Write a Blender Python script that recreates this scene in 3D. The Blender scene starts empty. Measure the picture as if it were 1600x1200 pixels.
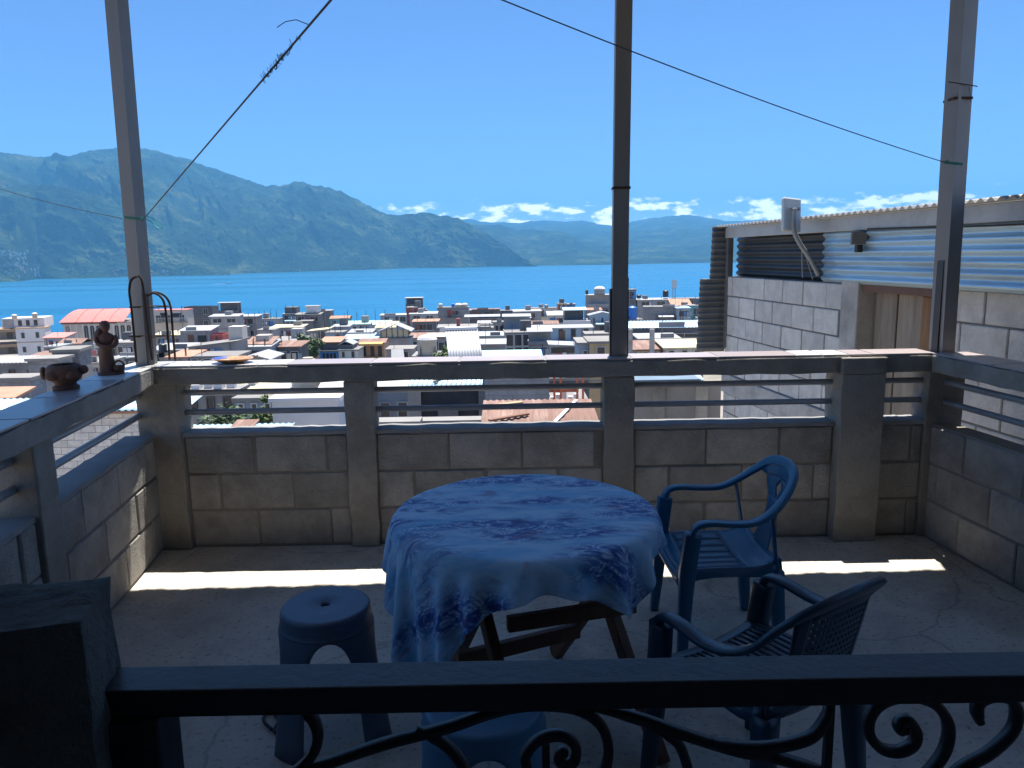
import bpy, bmesh, math, random
import numpy as np
from mathutils import Vector, Matrix
random.seed(7)
scene = bpy.context.scene
col = scene.collection
rad = math.radians

# ------------------------------------------------------------------ camera, sky, sun, exposure
F, PITCH, ROLL, CZ = 1190.0, rad(9.63), rad(1.0), 1.59
cam_d = bpy.data.cameras.new('camera'); cam = bpy.data.objects.new('camera', cam_d); col.objects.link(cam)
cam_d.sensor_width = 36; cam_d.lens = F / 1600 * 36; cam_d.clip_start = .05; cam_d.clip_end = 60000
cam.matrix_world = Matrix.Translation((0, 0, CZ)) @ Matrix.Rotation(math.pi/2 - PITCH, 4, 'X') @ Matrix.Rotation(-ROLL, 4, 'Z')
scene.camera = cam
scene.cycles.max_bounces = 6; scene.cycles.diffuse_bounces = 4; scene.cycles.glossy_bounces = 3; scene.cycles.caustics_reflective = False; scene.cycles.caustics_refractive = False
SUNDIR = Vector((.065, .285, 1.0)).normalized()
SUN_EL = math.asin(SUNDIR.z); SUN_AZ = math.atan2(SUNDIR.x, SUNDIR.y)
sd = bpy.data.lights.new('sun', 'SUN'); sun = bpy.data.objects.new('sun', sd); col.objects.link(sun)
sd.energy = 4.0; sd.angle = rad(.53); sd.color = (1, .95, .86)
sun.rotation_euler = SUNDIR.to_track_quat('Z', 'Y').to_euler()
world = bpy.data.worlds.new('World'); scene.world = world; world.use_nodes = True
wn = world.node_tree.nodes; wl = world.node_tree.links; wn.clear()
w_out = wn.new('ShaderNodeOutputWorld'); w_bg = wn.new('ShaderNodeBackground'); w_sky = wn.new('ShaderNodeTexSky')
w_sky.sky_type = 'NISHITA'; w_sky.sun_disc = False; w_sky.sun_elevation = SUN_EL; w_sky.sun_rotation = SUN_AZ
w_sky.altitude = 4500; w_sky.air_density = 1.0; w_sky.dust_density = 0; w_sky.ozone_density = 10.0
w_bg.inputs['Strength'].default_value = .078
# small fair-weather clouds low over the horizon
w_tc = wn.new('ShaderNodeTexCoord'); w_sep = wn.new('ShaderNodeSeparateXYZ'); wl.new(w_tc.outputs['Generated'], w_sep.inputs[0])
w_map = wn.new('ShaderNodeMapping'); w_map.inputs['Scale'].default_value = (1, 1, 2.6); w_map.inputs['Location'].default_value = (.43, .2, .1)
wl.new(w_tc.outputs['Generated'], w_map.inputs[0])
w_no = wn.new('ShaderNodeTexNoise'); w_no.inputs['Scale'].default_value = 26; w_no.inputs['Detail'].default_value = 8; w_no.inputs['Roughness'].default_value = .58
wl.new(w_map.outputs[0], w_no.inputs['Vector'])
w_band = wn.new('ShaderNodeValToRGB'); cr = w_band.color_ramp
cr.elements[0].position = .0; cr.elements[0].color = (1, 1, 1, 1); cr.elements[1].position = .5; cr.elements[1].color = (0, 0, 0, 1)
e = cr.elements.new(.36); e.color = (1, 1, 1, 1); e = cr.elements.new(.43); e.color = (.35, .35, .35, 1)
w_mul = wn.new('ShaderNodeMath'); w_mul.operation = 'MULTIPLY'; w_mul.inputs[1].default_value = 6.0
wl.new(w_sep.outputs['Z'], w_mul.inputs[0]); wl.new(w_mul.outputs[0], w_band.inputs[0])
w_add = wn.new('ShaderNodeMath'); w_add.operation = 'MULTIPLY_ADD'; w_add.inputs[1].default_value = .27; w_add.inputs[2].default_value = 0
wl.new(w_band.outputs[0], w_add.inputs[0])
w_sum = wn.new('ShaderNodeMath'); w_sum.operation = 'ADD'; wl.new(w_add.outputs[0], w_sum.inputs[0]); wl.new(w_no.outputs[0], w_sum.inputs[1])
w_th = wn.new('ShaderNodeMapRange'); w_th.inputs['From Min'].default_value = .74; w_th.inputs['From Max'].default_value = .86; w_th.interpolation_type = 'SMOOTHSTEP'
wl.new(w_sum.outputs[0], w_th.inputs[0])
w_gate = wn.new('ShaderNodeMath'); w_gate.operation = 'MULTIPLY'; wl.new(w_th.outputs[0], w_gate.inputs[0]); wl.new(w_band.outputs[0], w_gate.inputs[1])
w_mix = wn.new('ShaderNodeMixRGB'); w_mix.inputs['Color2'].default_value = (17, 17, 17.5, 1)
wl.new(w_gate.outputs[0], w_mix.inputs['Fac']); wl.new(w_sky.outputs[0], w_mix.inputs['Color1'])
wl.new(w_mix.outputs[0], w_bg.inputs['Color']); wl.new(w_bg.outputs[0], w_out.inputs['Surface'])
vs = scene.view_settings; vs.view_transform = 'Standard'; vs.look = 'None'; vs.gamma = 1.0; vs.exposure = 1.45; vs.use_curve_mapping = False

# ------------------------------------------------------------------ helpers
def ray(px, py):
    u = (px-800)/F; v = -(py-600)/F; c, s = math.cos(ROLL), math.sin(ROLL)
    a = u*c + v*s; b = -u*s + v*c
    return Vector((a, math.cos(PITCH)+b*math.sin(PITCH), -math.sin(PITCH)+b*math.cos(PITCH)))
def at_y(px, py, Y):
    d = ray(px, py); return Vector((0, 0, CZ)) + d*(Y/d.y)
def at_z(px, py, Z):
    d = ray(px, py); return Vector((0, 0, CZ)) + d*((Z-CZ)/d.z)

def N(nt, t, **kw):
    n = nt.nodes.new(t)
    for k, v in kw.items(): setattr(n, k, v)
    return n
MATS = {}
def mat(name, base, rough=.8, metal=0., var=.2, scale=3., bump=.15, bscale=30., dirt=None, dirt_amt=.5, dirt_scale=1.2, spec=.5, rnd=.12, stretch=(1, 1, 1), brick=None, coat=0):
    """principled material with noise colour variation, stains, fine relief and a per-object tone"""
    if name in MATS: return MATS[name]
    m = bpy.data.materials.new(name); m.use_nodes = True; nt = m.node_tree; L = nt.links
    bs = nt.nodes['Principled BSDF']; bs.inputs['Roughness'].default_value = rough; bs.inputs['Metallic'].default_value = metal
    bs.inputs['Specular IOR Level'].default_value = spec; bs.inputs['Coat Weight'].default_value = coat
    tc = N(nt, 'ShaderNodeTexCoord'); oi = N(nt, 'ShaderNodeObjectInfo')
    off = N(nt, 'ShaderNodeMath', operation='MULTIPLY'); off.inputs[1].default_value = 37.0; L.new(oi.outputs['Random'], off.inputs[0])
    mp = N(nt, 'ShaderNodeMapping'); mp.inputs['Scale'].default_value = stretch
    L.new(tc.outputs['Object'], mp.inputs[0]); L.new(off.outputs[0], mp.inputs['Location'])
    n1 = N(nt, 'ShaderNodeTexNoise'); n1.inputs['Scale'].default_value = scale; n1.inputs['Detail'].default_value = 6; n1.inputs['Roughness'].default_value = .62
    L.new(mp.outputs[0], n1.inputs['Vector'])
    hv = N(nt, 'ShaderNodeHueSaturation'); hv.inputs['Color'].default_value = (*base, 1)
    # value = 1 + var*(noise-.5)*2 + rnd*(random-.5)*2
    a = N(nt, 'ShaderNodeMath', operation='MULTIPLY_ADD'); a.inputs[1].default_value = var*3; a.inputs[2].default_value = 1-var*1.5
    L.new(n1.outputs[0], a.inputs[0])
    b = N(nt, 'ShaderNodeMath', operation='MULTIPLY_ADD'); b.inputs[1].default_value = rnd*2; b.inputs[2].default_value = 1-rnd
    L.new(oi.outputs['Random'], b.inputs[0])
    c = N(nt, 'ShaderNodeMath', operation='MULTIPLY'); L.new(a.outputs[0], c.inputs[0]); L.new(b.outputs[0], c.inputs[1])
    L.new(c.outputs[0], hv.inputs['Value'])
    out = hv.outputs[0]; height = None
    if brick:
        bw, bh, mort, mcol = brick
        cx = N(nt, 'ShaderNodeSeparateXYZ'); L.new(tc.outputs['Object'], cx.inputs[0])
        ad = N(nt, 'ShaderNodeMath', operation='ADD'); L.new(cx.outputs[0], ad.inputs[0]); L.new(cx.outputs[1], ad.inputs[1])
        cb = N(nt, 'ShaderNodeCombineXYZ'); L.new(ad.outputs[0], cb.inputs[0]); L.new(cx.outputs[2], cb.inputs[1])
        bt = N(nt, 'ShaderNodeTexBrick'); bt.inputs['Scale'].default_value = 1; bt.inputs['Brick Width'].default_value = bw; bt.inputs['Row Height'].default_value = bh
        bt.inputs['Mortar Size'].default_value = mort; bt.inputs['Color1'].default_value = (1, 1, 1, 1); bt.inputs['Color2'].default_value = (.78, .78, .8, 1); bt.inputs['Mortar'].default_value = (mcol, mcol, mcol, 1)
        L.new(cb.outputs[0], bt.inputs['Vector'])
        mx = N(nt, 'ShaderNodeMixRGB', blend_type='MULTIPLY'); mx.inputs[0].default_value = 1; L.new(out, mx.inputs[1]); L.new(bt.outputs[0], mx.inputs[2]); out = mx.outputs[0]
    if dirt:
        n2 = N(nt, 'ShaderNodeTexNoise'); n2.inputs['Scale'].default_value = dirt_scale; n2.inputs['Detail'].default_value = 8; n2.inputs['Roughness'].default_value = .7
        L.new(mp.outputs[0], n2.inputs['Vector'])
        mr = N(nt, 'ShaderNodeMapRange'); mr.inputs['From Min'].default_value = .46; mr.inputs['From Max'].default_value = .68; mr.inputs['To Max'].default_value = dirt_amt
        L.new(n2.outputs[0], mr.inputs[0])
        mx = N(nt, 'ShaderNodeMixRGB'); mx.inputs[2].default_value = (*dirt, 1); L.new(mr.outputs[0], mx.inputs[0]); L.new(out, mx.inputs[1]); out = mx.outputs[0]
    L.new(out, bs.inputs['Base Color'])
    if bump:
        n3 = N(nt, 'ShaderNodeTexNoise'); n3.inputs['Scale'].default_value = bscale; n3.inputs['Detail'].default_value = 5; n3.inputs['Roughness'].default_value = .7
        L.new(mp.outputs[0], n3.inputs['Vector'])
        bp = N(nt, 'ShaderNodeBump'); bp.inputs['Strength'].default_value = bump; bp.inputs['Distance'].default_value = .02
        L.new(n3.outputs[0], bp.inputs['Height']); L.new(bp.outputs[0], bs.inputs['Normal'])
    MATS[name] = m
    return m

class MB:
    def __init__(s): s.v = []; s.f = []
    def add(s, vs_, fs): o = len(s.v); s.v += [tuple(p) for p in vs_]; s.f += [tuple(i+o for i in f) for f in fs]; return s
    def box(s, x0, x1, y0, y1, z0, z1):
        return s.add([(x0,y0,z0),(x1,y0,z0),(x1,y1,z0),(x0,y1,z0),(x0,y0,z1),(x1,y0,z1),(x1,y1,z1),(x0,y1,z1)],
                     [(0,3,2,1),(4,5,6,7),(0,1,5,4),(1,2,6,5),(2,3,7,6),(3,0,4,7)])
    def hexa(s, p):   # 4 bottom + 4 top points
        return s.add(p, [(0,3,2,1),(4,5,6,7),(0,1,5,4),(1,2,6,5),(2,3,7,6),(3,0,4,7)])
    def bar(s, a, b, w, h, up=(0, 0, 1)):
        a = Vector(a); b = Vector(b); t = (b-a).normalized(); u = Vector(up)
        if abs(t.dot(u)) > .98: u = Vector((0, 1, 0))
        r = t.cross(u).normalized()*(w/2); q = r.cross(t).normalized()*(h/2)
        return s.hexa([a-r-q, a+r-q, a+r+q, a-r+q, b-r-q, b+r-q, b+r+q, b-r+q])
    def sweep(s, path, w, h, up=(0, 0, 1), n=8, closed=False, sq=.6):
        """superellipse section swept along a path; w,h may be lists"""
        P = [Vector(p) for p in path]; m = len(P); W = w if hasattr(w, '__len__') else [w]*m; H = h if hasattr(h, '__len__') else [h]*m
        ups = up if (hasattr(up[0], '__len__')) else [up]*m; o = len(s.v)
        for i, p in enumerate(P):
            t = (P[min(i+1, m-1)]-P[max(i-1, 0)]).normalized(); u = Vector(ups[i])
            r = t.cross(u)
            if r.length < 1e-4: r = t.cross(Vector((0, 1, .01)))
            r.normalize(); q = r.cross(t).normalized()
            for k in range(n):
                a = 2*math.pi*k/n; c, d = math.cos(a), math.sin(a)
                c = math.copysign(abs(c)**sq, c); d = math.copysign(abs(d)**sq, d)
                s.v.append(tuple(p + r*(W[i]/2*c) + q*(H[i]/2*d)))
        for i in range(m-1):
            for k in range(n):
                s.f.append((o+i*n+k, o+i*n+(k+1) % n, o+(i+1)*n+(k+1) % n, o+(i+1)*n+k))
        s.f.append(tuple(o+k for k in reversed(range(n)))); s.f.append(tuple(o+(m-1)*n+k for k in range(n)))
        return s
    def tube(s, path, r, n=8): return s.sweep(path, [2*x for x in r] if hasattr(r, '__len__') else 2*r, [2*x for x in r] if hasattr(r, '__len__') else 2*r, (0.03, .02, 1), n, sq=1)
    def lathe(s, prof, n=24, c=(0, 0), sx=1, sy=1, cap=True):
        o = len(s.v)
        for r, z in prof:
            for k in range(n):
                a = 2*math.pi*k/n; s.v.append((c[0]+r*math.cos(a)*sx, c[1]+r*math.sin(a)*sy, z))
        for i in range(len(prof)-1):
            for k in range(n): s.f.append((o+i*n+k, o+i*n+(k+1) % n, o+(i+1)*n+(k+1) % n, o+(i+1)*n+k))
        if cap:
            s.f.append(tuple(o+k for k in reversed(range(n)))); s.f.append(tuple(o+(len(prof)-1)*n+k for k in range(n)))
        return s
    def grid(s, pts):   # pts[i][j]
        o = len(s.v); a = len(pts); b = len(pts[0])
        for r in pts: s.v += [tuple(p) for p in r]
        for i in range(a-1):
            for j in range(b-1): s.f.append((o+i*b+j, o+i*b+j+1, o+(i+1)*b+j+1, o+(i+1)*b+j))
        return s
    def mesh(s, name):
        me = bpy.data.meshes.new(name); me.from_pydata(s.v, [], s.f); me.update(); return me
    def build(s, name, m, parent=None, loc=None, smooth=False, solid=0, bevel=0, world=False, subsurf=0):
        if world and parent is not None:
            L = parent.location; s.v = [(x-L.x, y-L.y, z-L.z) for x, y, z in s.v]
        o = bpy.data.objects.new(name, s.mesh(name)); col.objects.link(o); o.data.materials.append(m)
        if parent is not None: o.parent = parent
        if loc is not None: o.location = loc
        if smooth:
            o.data.polygons.foreach_set('use_smooth', [True]*len(o.data.polygons)); o.data.update()
        if solid: md = o.modifiers.new('solid', 'SOLIDIFY'); md.thickness = solid; md.offset = 0
        if bevel: md = o.modifiers.new('bevel', 'BEVEL'); md.width = bevel; md.segments = 2; md.limit_method = 'ANGLE'
        if subsurf: md = o.modifiers.new('sub', 'SUBSURF'); md.levels = md.render_levels = subsurf
        return o
def autosmooth(o, ang=40):
    bm = bmesh.new(); bm.from_mesh(o.data)
    for f in bm.faces: f.smooth = True
    for e_ in bm.edges:
        e_.smooth = not (len(e_.link_faces) == 2 and e_.calc_face_angle(0) > rad(ang))
    bm.to_mesh(o.data); bm.free(); return o
def recalc(o):
    bm = bmesh.new(); bm.from_mesh(o.data); bmesh.ops.recalc_face_normals(bm, faces=bm.faces); bm.to_mesh(o.data); bm.free(); return o
def tag(o, label, cat, group=None):
    o['label'] = label; o['category'] = cat
    if group: o['group'] = group
    return o
def thing(name, label, cat, loc=(0, 0, 0), rz=0, group=None):
    o = bpy.data.objects.new(name, None); col.objects.link(o); o.location = loc; o.rotation_euler = (0, 0, rz); o.empty_display_size = .1
    return tag(o, label, cat, group)
def struct(o): o['kind'] = 'structure'; return o
def inst(name, me, m, parent, loc, rz=0, scale=None, rot=None):
    o = bpy.data.objects.new(name, me); col.objects.link(o); o.parent = parent; o.location = loc; o.rotation_euler = rot or (0, 0, rz)
    if scale: o.scale = scale
    if not me.materials: me.materials.append(m)
    return o
def catmull(P, k=6):
    P = [Vector(p) for p in P]; out = []
    for i in range(len(P)-1):
        p0 = P[max(i-1, 0)]; p1 = P[i]; p2 = P[i+1]; p3 = P[min(i+2, len(P)-1)]
        for j in range(k):
            t = j/k; out.append(.5*((2*p1)+(p2-p0)*t+(2*p0-5*p1+4*p2-p3)*t*t+(3*p1-p0-3*p2+p3)*t**3))
    out.append(P[-1]); return out
# numpy value noise
def vnoise(x, y, seed=0):
    xi = np.floor(x).astype(np.int64); yi = np.floor(y).astype(np.int64); fx = x-xi; fy = y-yi
    def h(a, b):
        n = (a*374761393 + b*668265263 + seed*1442695041) & 0x7fffffff
        n = ((n ^ (n >> 13))*1274126177) & 0x7fffffff
        return ((n ^ (n >> 16)) & 0xffff)/65535.0
    u = fx*fx*fx*(fx*(fx*6-15)+10); v = fy*fy*fy*(fy*(fy*6-15)+10)
    return (h(xi, yi)*(1-u)+h(xi+1, yi)*u)*(1-v) + (h(xi, yi+1)*(1-u)+h(xi+1, yi+1)*u)*v
def fbm(x, y, oct=5, seed=0, ridged=False):
    s = 0; a = .5; t = 0
    for i in range(oct):
        n = vnoise(x, y, seed+i*17)
        if ridged: n = 1-abs(2*n-1)
        s = s+a*n; t += a; a *= .5; x = x*2.03+5.1; y = y*2.03+1.7
    return s/t

# ------------------------------------------------------------------ materials
M = dict(
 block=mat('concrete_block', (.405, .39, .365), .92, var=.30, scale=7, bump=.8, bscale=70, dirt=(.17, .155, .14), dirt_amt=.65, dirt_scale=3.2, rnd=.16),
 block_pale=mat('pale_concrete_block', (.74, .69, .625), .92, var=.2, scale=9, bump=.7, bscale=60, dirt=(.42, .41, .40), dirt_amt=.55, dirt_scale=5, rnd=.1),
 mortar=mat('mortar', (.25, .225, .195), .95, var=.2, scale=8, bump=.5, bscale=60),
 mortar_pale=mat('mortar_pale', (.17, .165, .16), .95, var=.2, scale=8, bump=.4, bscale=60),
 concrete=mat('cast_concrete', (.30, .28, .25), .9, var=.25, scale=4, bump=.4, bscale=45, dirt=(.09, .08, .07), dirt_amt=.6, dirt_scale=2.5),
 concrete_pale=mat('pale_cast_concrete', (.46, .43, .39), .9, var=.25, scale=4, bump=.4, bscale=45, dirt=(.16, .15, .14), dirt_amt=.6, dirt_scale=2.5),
 floor=None and mat('floor_screed_plain', (.54, .50, .43), .85, var=.22, scale=2.2, bump=.25, bscale=35, dirt=(.26, .235, .20), dirt_amt=.6, dirt_scale=1.6),
 sill=mat('sill_mortar', (.26, .26, .265), .85, var=.2, scale=6, bump=.4, bscale=50),
 tile=mat('cap_tile', (.40, .34, .335), .30, var=.1, scale=5, bump=.05, rnd=.1),
 tile_white=mat('cap_tile_white', (.60, .585, .56), .32, var=.1, scale=5, bump=.05, dirt=(.4, .36, .3), dirt_amt=.4, dirt_scale=6),
 steel=mat('galvanised_steel', (.21, .205, .20), .5, .3, var=.2, scale=5, bump=.05, dirt=(.2, .17, .15), dirt_amt=.5, dirt_scale=3, stretch=(1, 1, .3)),
 tube=mat('rail_tube', (.33, .35, .38), .42, .35, var=.15, scale=6, bump=.05),
 rebar=mat('rusty_rebar', (.06, .036, .028), .9, .2, var=.4, scale=20, bump=.4, bscale=120),
 iron=mat('black_iron', (.012, .014, .020), .42, 0, var=.3, scale=12, bump=.12, bscale=60, dirt=(.05, .055, .065), dirt_amt=.3, dirt_scale=14, spec=.5),
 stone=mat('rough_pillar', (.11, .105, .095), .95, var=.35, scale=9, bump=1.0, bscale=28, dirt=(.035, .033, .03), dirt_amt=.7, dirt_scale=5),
 plaster=mat('room_plaster', (.40, .38, .35), .9, var=.15, scale=2),
 zinc=mat('zinc_sheet', (.45, .46, .47), .42, .45, var=.12, scale=2, bump=.04, dirt=(.35, .31, .27), dirt_amt=.45, dirt_scale=1.2),
 zinc_blue=mat('blue_silver_sheet', (.50, .66, .74), .32, .6, var=.15, scale=2.5, bump=.04, dirt=(.24, .20, .19), dirt_amt=.5, dirt_scale=2, stretch=(.3, .3, 3)),
 zinc_dark=mat('dark_sheet', (.045, .047, .05), .45, .3, var=.3, scale=4, bump=.05),
 zinc_grey=mat('dull_grey_sheet', (.19, .19, .185), .5, .5, var=.3, scale=5, bump=.05, stretch=(.4, .4, 2)),
 fascia=mat('fascia_steel', (.5, .49, .47), .55, .3, var=.15, scale=3, dirt=(.22, .2, .18), dirt_amt=.5, dirt_scale=3),
 wood=mat('old_board', (.30, .245, .185), .85, var=.3, scale=6, bump=.35, bscale=25, stretch=(6, 6, .5), dirt=(.12, .085, .06), dirt_amt=.5, dirt_scale=2),
 wood_orange=mat('orange_board', (.30, .16, .075), .85, var=.35, scale=6, bump=.35, bscale=25, stretch=(6, 6, .5), dirt=(.14, .11, .09), dirt_amt=.7, dirt_scale=2),
 wood_dark=mat('table_wood', (.16, .068, .035), .55, var=.3, scale=8, bump=.2, bscale=30, stretch=(5, 5, .6)),
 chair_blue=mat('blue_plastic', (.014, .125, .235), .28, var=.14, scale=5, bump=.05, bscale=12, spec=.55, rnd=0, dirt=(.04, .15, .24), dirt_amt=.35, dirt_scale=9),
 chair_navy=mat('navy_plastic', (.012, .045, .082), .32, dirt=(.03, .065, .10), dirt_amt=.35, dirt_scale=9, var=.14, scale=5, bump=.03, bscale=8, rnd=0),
 stool_blue=mat('grey_blue_plastic', (.10, .15, .225), .45, dirt=(.06, .09, .14), dirt_amt=.5, dirt_scale=12, var=.14, scale=8, bump=.05, bscale=20, rnd=0),
 stool_teal=mat('blue_green_plastic', (.06, .17, .28), .42, var=.08, scale=6, bump=.05, bscale=20, rnd=0),
 clay=mat('brown_clay', (.13, .062, .04), .7, var=.3, scale=14, bump=.3, bscale=40, rnd=.1),
 white_pvc=mat('white_plastic', (.62, .62, .57), .5, var=.08, scale=5, bump=.03),
 grey_pipe=mat('grey_pipe', (.27, .28, .28), .5, .2, var=.15, scale=8, bump=.05),
 black_plastic=mat('black_plastic', (.025, .025, .027), .5, var=.2, scale=8, bump=.1),
 cord=mat('green_cord', (.02, .20, .15), .6, var=.2, scale=20, bump=.1),
 cord_bright=mat('bright_green_cord', (.03, .42, .34), .6, var=.2, scale=20, bump=.1),
 wire=mat('dark_wire', (.02, .035, .035), .6, var=.2, scale=20, bump=.1),
 moss=mat('grey_moss', (.05, .06, .04), .9, var=.3, scale=30, bump=.2),
)
def floor_mat():
    m = mat('floor_screed', (.62, .57, .495), .85, var=.22, scale=1.8, bump=.3, bscale=30, dirt=(.33, .305, .27), dirt_amt=.7, dirt_scale=2.6)
    nt = m.node_tree; L = nt.links; bs = nt.nodes['Principled BSDF']; src = bs.inputs['Base Color'].links[0].from_socket
    tc = N(nt, 'ShaderNodeTexCoord'); wn_ = N(nt, 'ShaderNodeTexNoise'); wn_.inputs['Scale'].default_value = 2.5; wn_.inputs['Detail'].default_value = 6; L.new(tc.outputs['Object'], wn_.inputs['Vector'])
    mxv = N(nt, 'ShaderNodeMixRGB'); mxv.inputs[0].default_value = .22; L.new(tc.outputs['Object'], mxv.inputs[1]); L.new(wn_.outputs['Color'], mxv.inputs[2])
    vo = N(nt, 'ShaderNodeTexVoronoi', feature='DISTANCE_TO_EDGE'); vo.inputs['Scale'].default_value = 1.15; L.new(mxv.outputs[0], vo.inputs['Vector'])
    mr = N(nt, 'ShaderNodeMapRange'); mr.inputs['From Max'].default_value = .0075; mr.inputs['To Min'].default_value = .68; mr.inputs['To Max'].default_value = 1; L.new(vo.outputs['Distance'], mr.inputs[0])
    sp = N(nt, 'ShaderNodeTexNoise'); sp.inputs['Scale'].default_value = 48; sp.inputs['Detail'].default_value = 3; L.new(tc.outputs['Object'], sp.inputs['Vector'])
    ms = N(nt, 'ShaderNodeMapRange'); ms.inputs['From Min'].default_value = .3; ms.inputs['From Max'].default_value = .42; ms.inputs['To Min'].default_value = .55; L.new(sp.outputs[0], ms.inputs[0])
    mu = N(nt, 'ShaderNodeMath', operation='MULTIPLY'); L.new(mr.outputs[0], mu.inputs[0]); L.new(ms.outputs[0], mu.inputs[1])
    mx = N(nt, 'ShaderNodeMixRGB', blend_type='MULTIPLY'); mx.inputs[0].default_value = 1; L.new(src, mx.inputs[1]); L.new(mu.outputs[0], mx.inputs[2]); L.new(mx.outputs[0], bs.inputs['Base Color'])
    return m
M['floor'] = floor_mat()
# ------------------------------------------------------------------ ground, lake
def gz(x, y):
    return -11.0 - .052*y
gx = np.concatenate([np.linspace(-900, -260, 12)[:-1], np.linspace(-260, 260, 90), np.linspace(260, 900, 12)[1:]])
gy = np.concatenate([np.linspace(-400, 0, 14)[:-1], np.linspace(0, 330, 70), np.array([345, 360, 380, 410])])
X, Y = np.meshgrid(gx, gy)
Z = np.where(Y < 0, -11+Y*-.12, -11-.052*Y) + (fbm(X*.05, Y*.05, 4, 3)-.5)*1.2
Z = np.where(Y > 332, -28.2-(Y-332)*.62, Z)
g = MB(); g.grid([[(X[i, j], Y[i, j], Z[i, j]) for j in range(X.shape[1])] for i in range(X.shape[0])])
struct(g.build('ground', mat('town_ground', (.28, .245, .21), .95, var=.35, scale=.25, bump=.3, bscale=2, dirt=(.07, .09, .045), dirt_amt=.6, dirt_scale=.06), smooth=True))

lm = bpy.data.materials.new('lake_water'); lm.use_nodes = True; nt = lm.node_tree; bs = nt.nodes['Principled BSDF']
bs.inputs['Base Color'].default_value = (.003, .125, .27, 1); bs.inputs['Roughness'].default_value = .32; bs.inputs['IOR'].default_value = 1.33
tc = N(nt, 'ShaderNodeTexCoord'); mp = N(nt, 'ShaderNodeMapping'); mp.inputs['Scale'].default_value = (.006, .035, 1); nt.links.new(tc.outputs['Object'], mp.inputs[0])
n1 = N(nt, 'ShaderNodeTexNoise'); n1.inputs['Scale'].default_value = 1; n1.inputs['Detail'].default_value = 7; nt.links.new(mp.outputs[0], n1.inputs['Vector'])
mp2 = N(nt, 'ShaderNodeMapping'); mp2.inputs['Scale'].default_value = (.0006, .006, 1); nt.links.new(tc.outputs['Object'], mp2.inputs[0])
n2 = N(nt, 'ShaderNodeTexNoise'); n2.inputs['Scale'].default_value = 1; n2.inputs['Detail'].default_value = 4; nt.links.new(mp2.outputs[0], n2.inputs['Vector'])
mr = N(nt, 'ShaderNodeMapRange'); mr.inputs['From Min'].default_value = .35; mr.inputs['From Max'].default_value = .7; mr.inputs['To Min'].default_value = .22; mr.inputs['To Max'].default_value = .42
nt.links.new(n2.outputs[0], mr.inputs[0]); nt.links.new(mr.outputs[0], bs.inputs['Roughness'])
bp = N(nt, 'ShaderNodeBump'); bp.inputs['Strength'].default_value = .35; bp.inputs['Distance'].default_value = 1.0
nt.links.new(n1.outputs[0], bp.inputs['Height']); nt.links.new(bp.outputs[0], bs.inputs['Normal'])
g = MB(); g.grid([[(x, y, -60) for x in np.linspace(-10000, 10000, 24)] for y in np.linspace(330, 10800, 24)])
struct(g.build('lake', lm))

# ------------------------------------------------------------------ mountains beyond the lake
def forest(name, c1, c2, c3):
    m = bpy.data.materials.new(name); m.use_nodes = True; nt = m.node_tree; L = nt.links; bs = nt.nodes['Principled BSDF']
    bs.inputs['Roughness'].default_value = .95; bs.inputs['Specular IOR Level'].default_value = .1
    tc = N(nt, 'ShaderNodeTexCoord')
    a = N(nt, 'ShaderNodeTexNoise'); a.inputs['Scale'].default_value = .0045; a.inputs['Detail'].default_value = 9; a.inputs['Roughness'].default_value = .68; L.new(tc.outputs['Object'], a.inputs['Vector'])
    r = N(nt, 'ShaderNodeValToRGB'); r.color_ramp.elements[0].position = .40; r.color_ramp.elements[0].color = (*c1, 1); r.color_ramp.elements[1].position = .64; r.color_ramp.elements[1].color = (*c3, 1)
    e_ = r.color_ramp.elements.new(.53); e_.color = (*c2, 1); L.new(a.outputs[0], r.inputs[0])
    b = N(nt, 'ShaderNodeTexVoronoi'); b.inputs['Scale'].default_value = .055; L.new(tc.outputs['Object'], b.inputs['Vector'])
    mr_ = N(nt, 'ShaderNodeMapRange'); mr_.inputs['From Max'].default_value = .8; mr_.inputs['To Min'].default_value = 1.25; mr_.inputs['To Max'].default_value = .55; L.new(b.outputs['Distance'], mr_.inputs[0])
    mx = N(nt, 'ShaderNodeMixRGB', blend_type='MULTIPLY'); mx.inputs[0].default_value = 1; L.new(r.outputs[0], mx.inputs[1]); L.new(mr_.outputs[0], mx.inputs[2]); L.new(mx.outputs[0], bs.inputs['Base Color'])
    d = N(nt, 'ShaderNodeTexNoise'); d.inputs['Scale'].default_value = .05; d.inputs['Detail'].default_value = 6; L.new(tc.outputs['Object'], d.inputs['Vector'])
    bp = N(nt, 'ShaderNodeBump'); bp.inputs['Strength'].default_value = 1; bp.inputs['Distance'].default_value = 22; L.new(d.outputs[0], bp.inputs['Height']); L.new(bp.outputs[0], bs.inputs['Normal'])
    return m
FOREST = forest('forest_slope', (.004, .014, .007), (.018, .044, .014), (.085, .105, .038))
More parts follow.
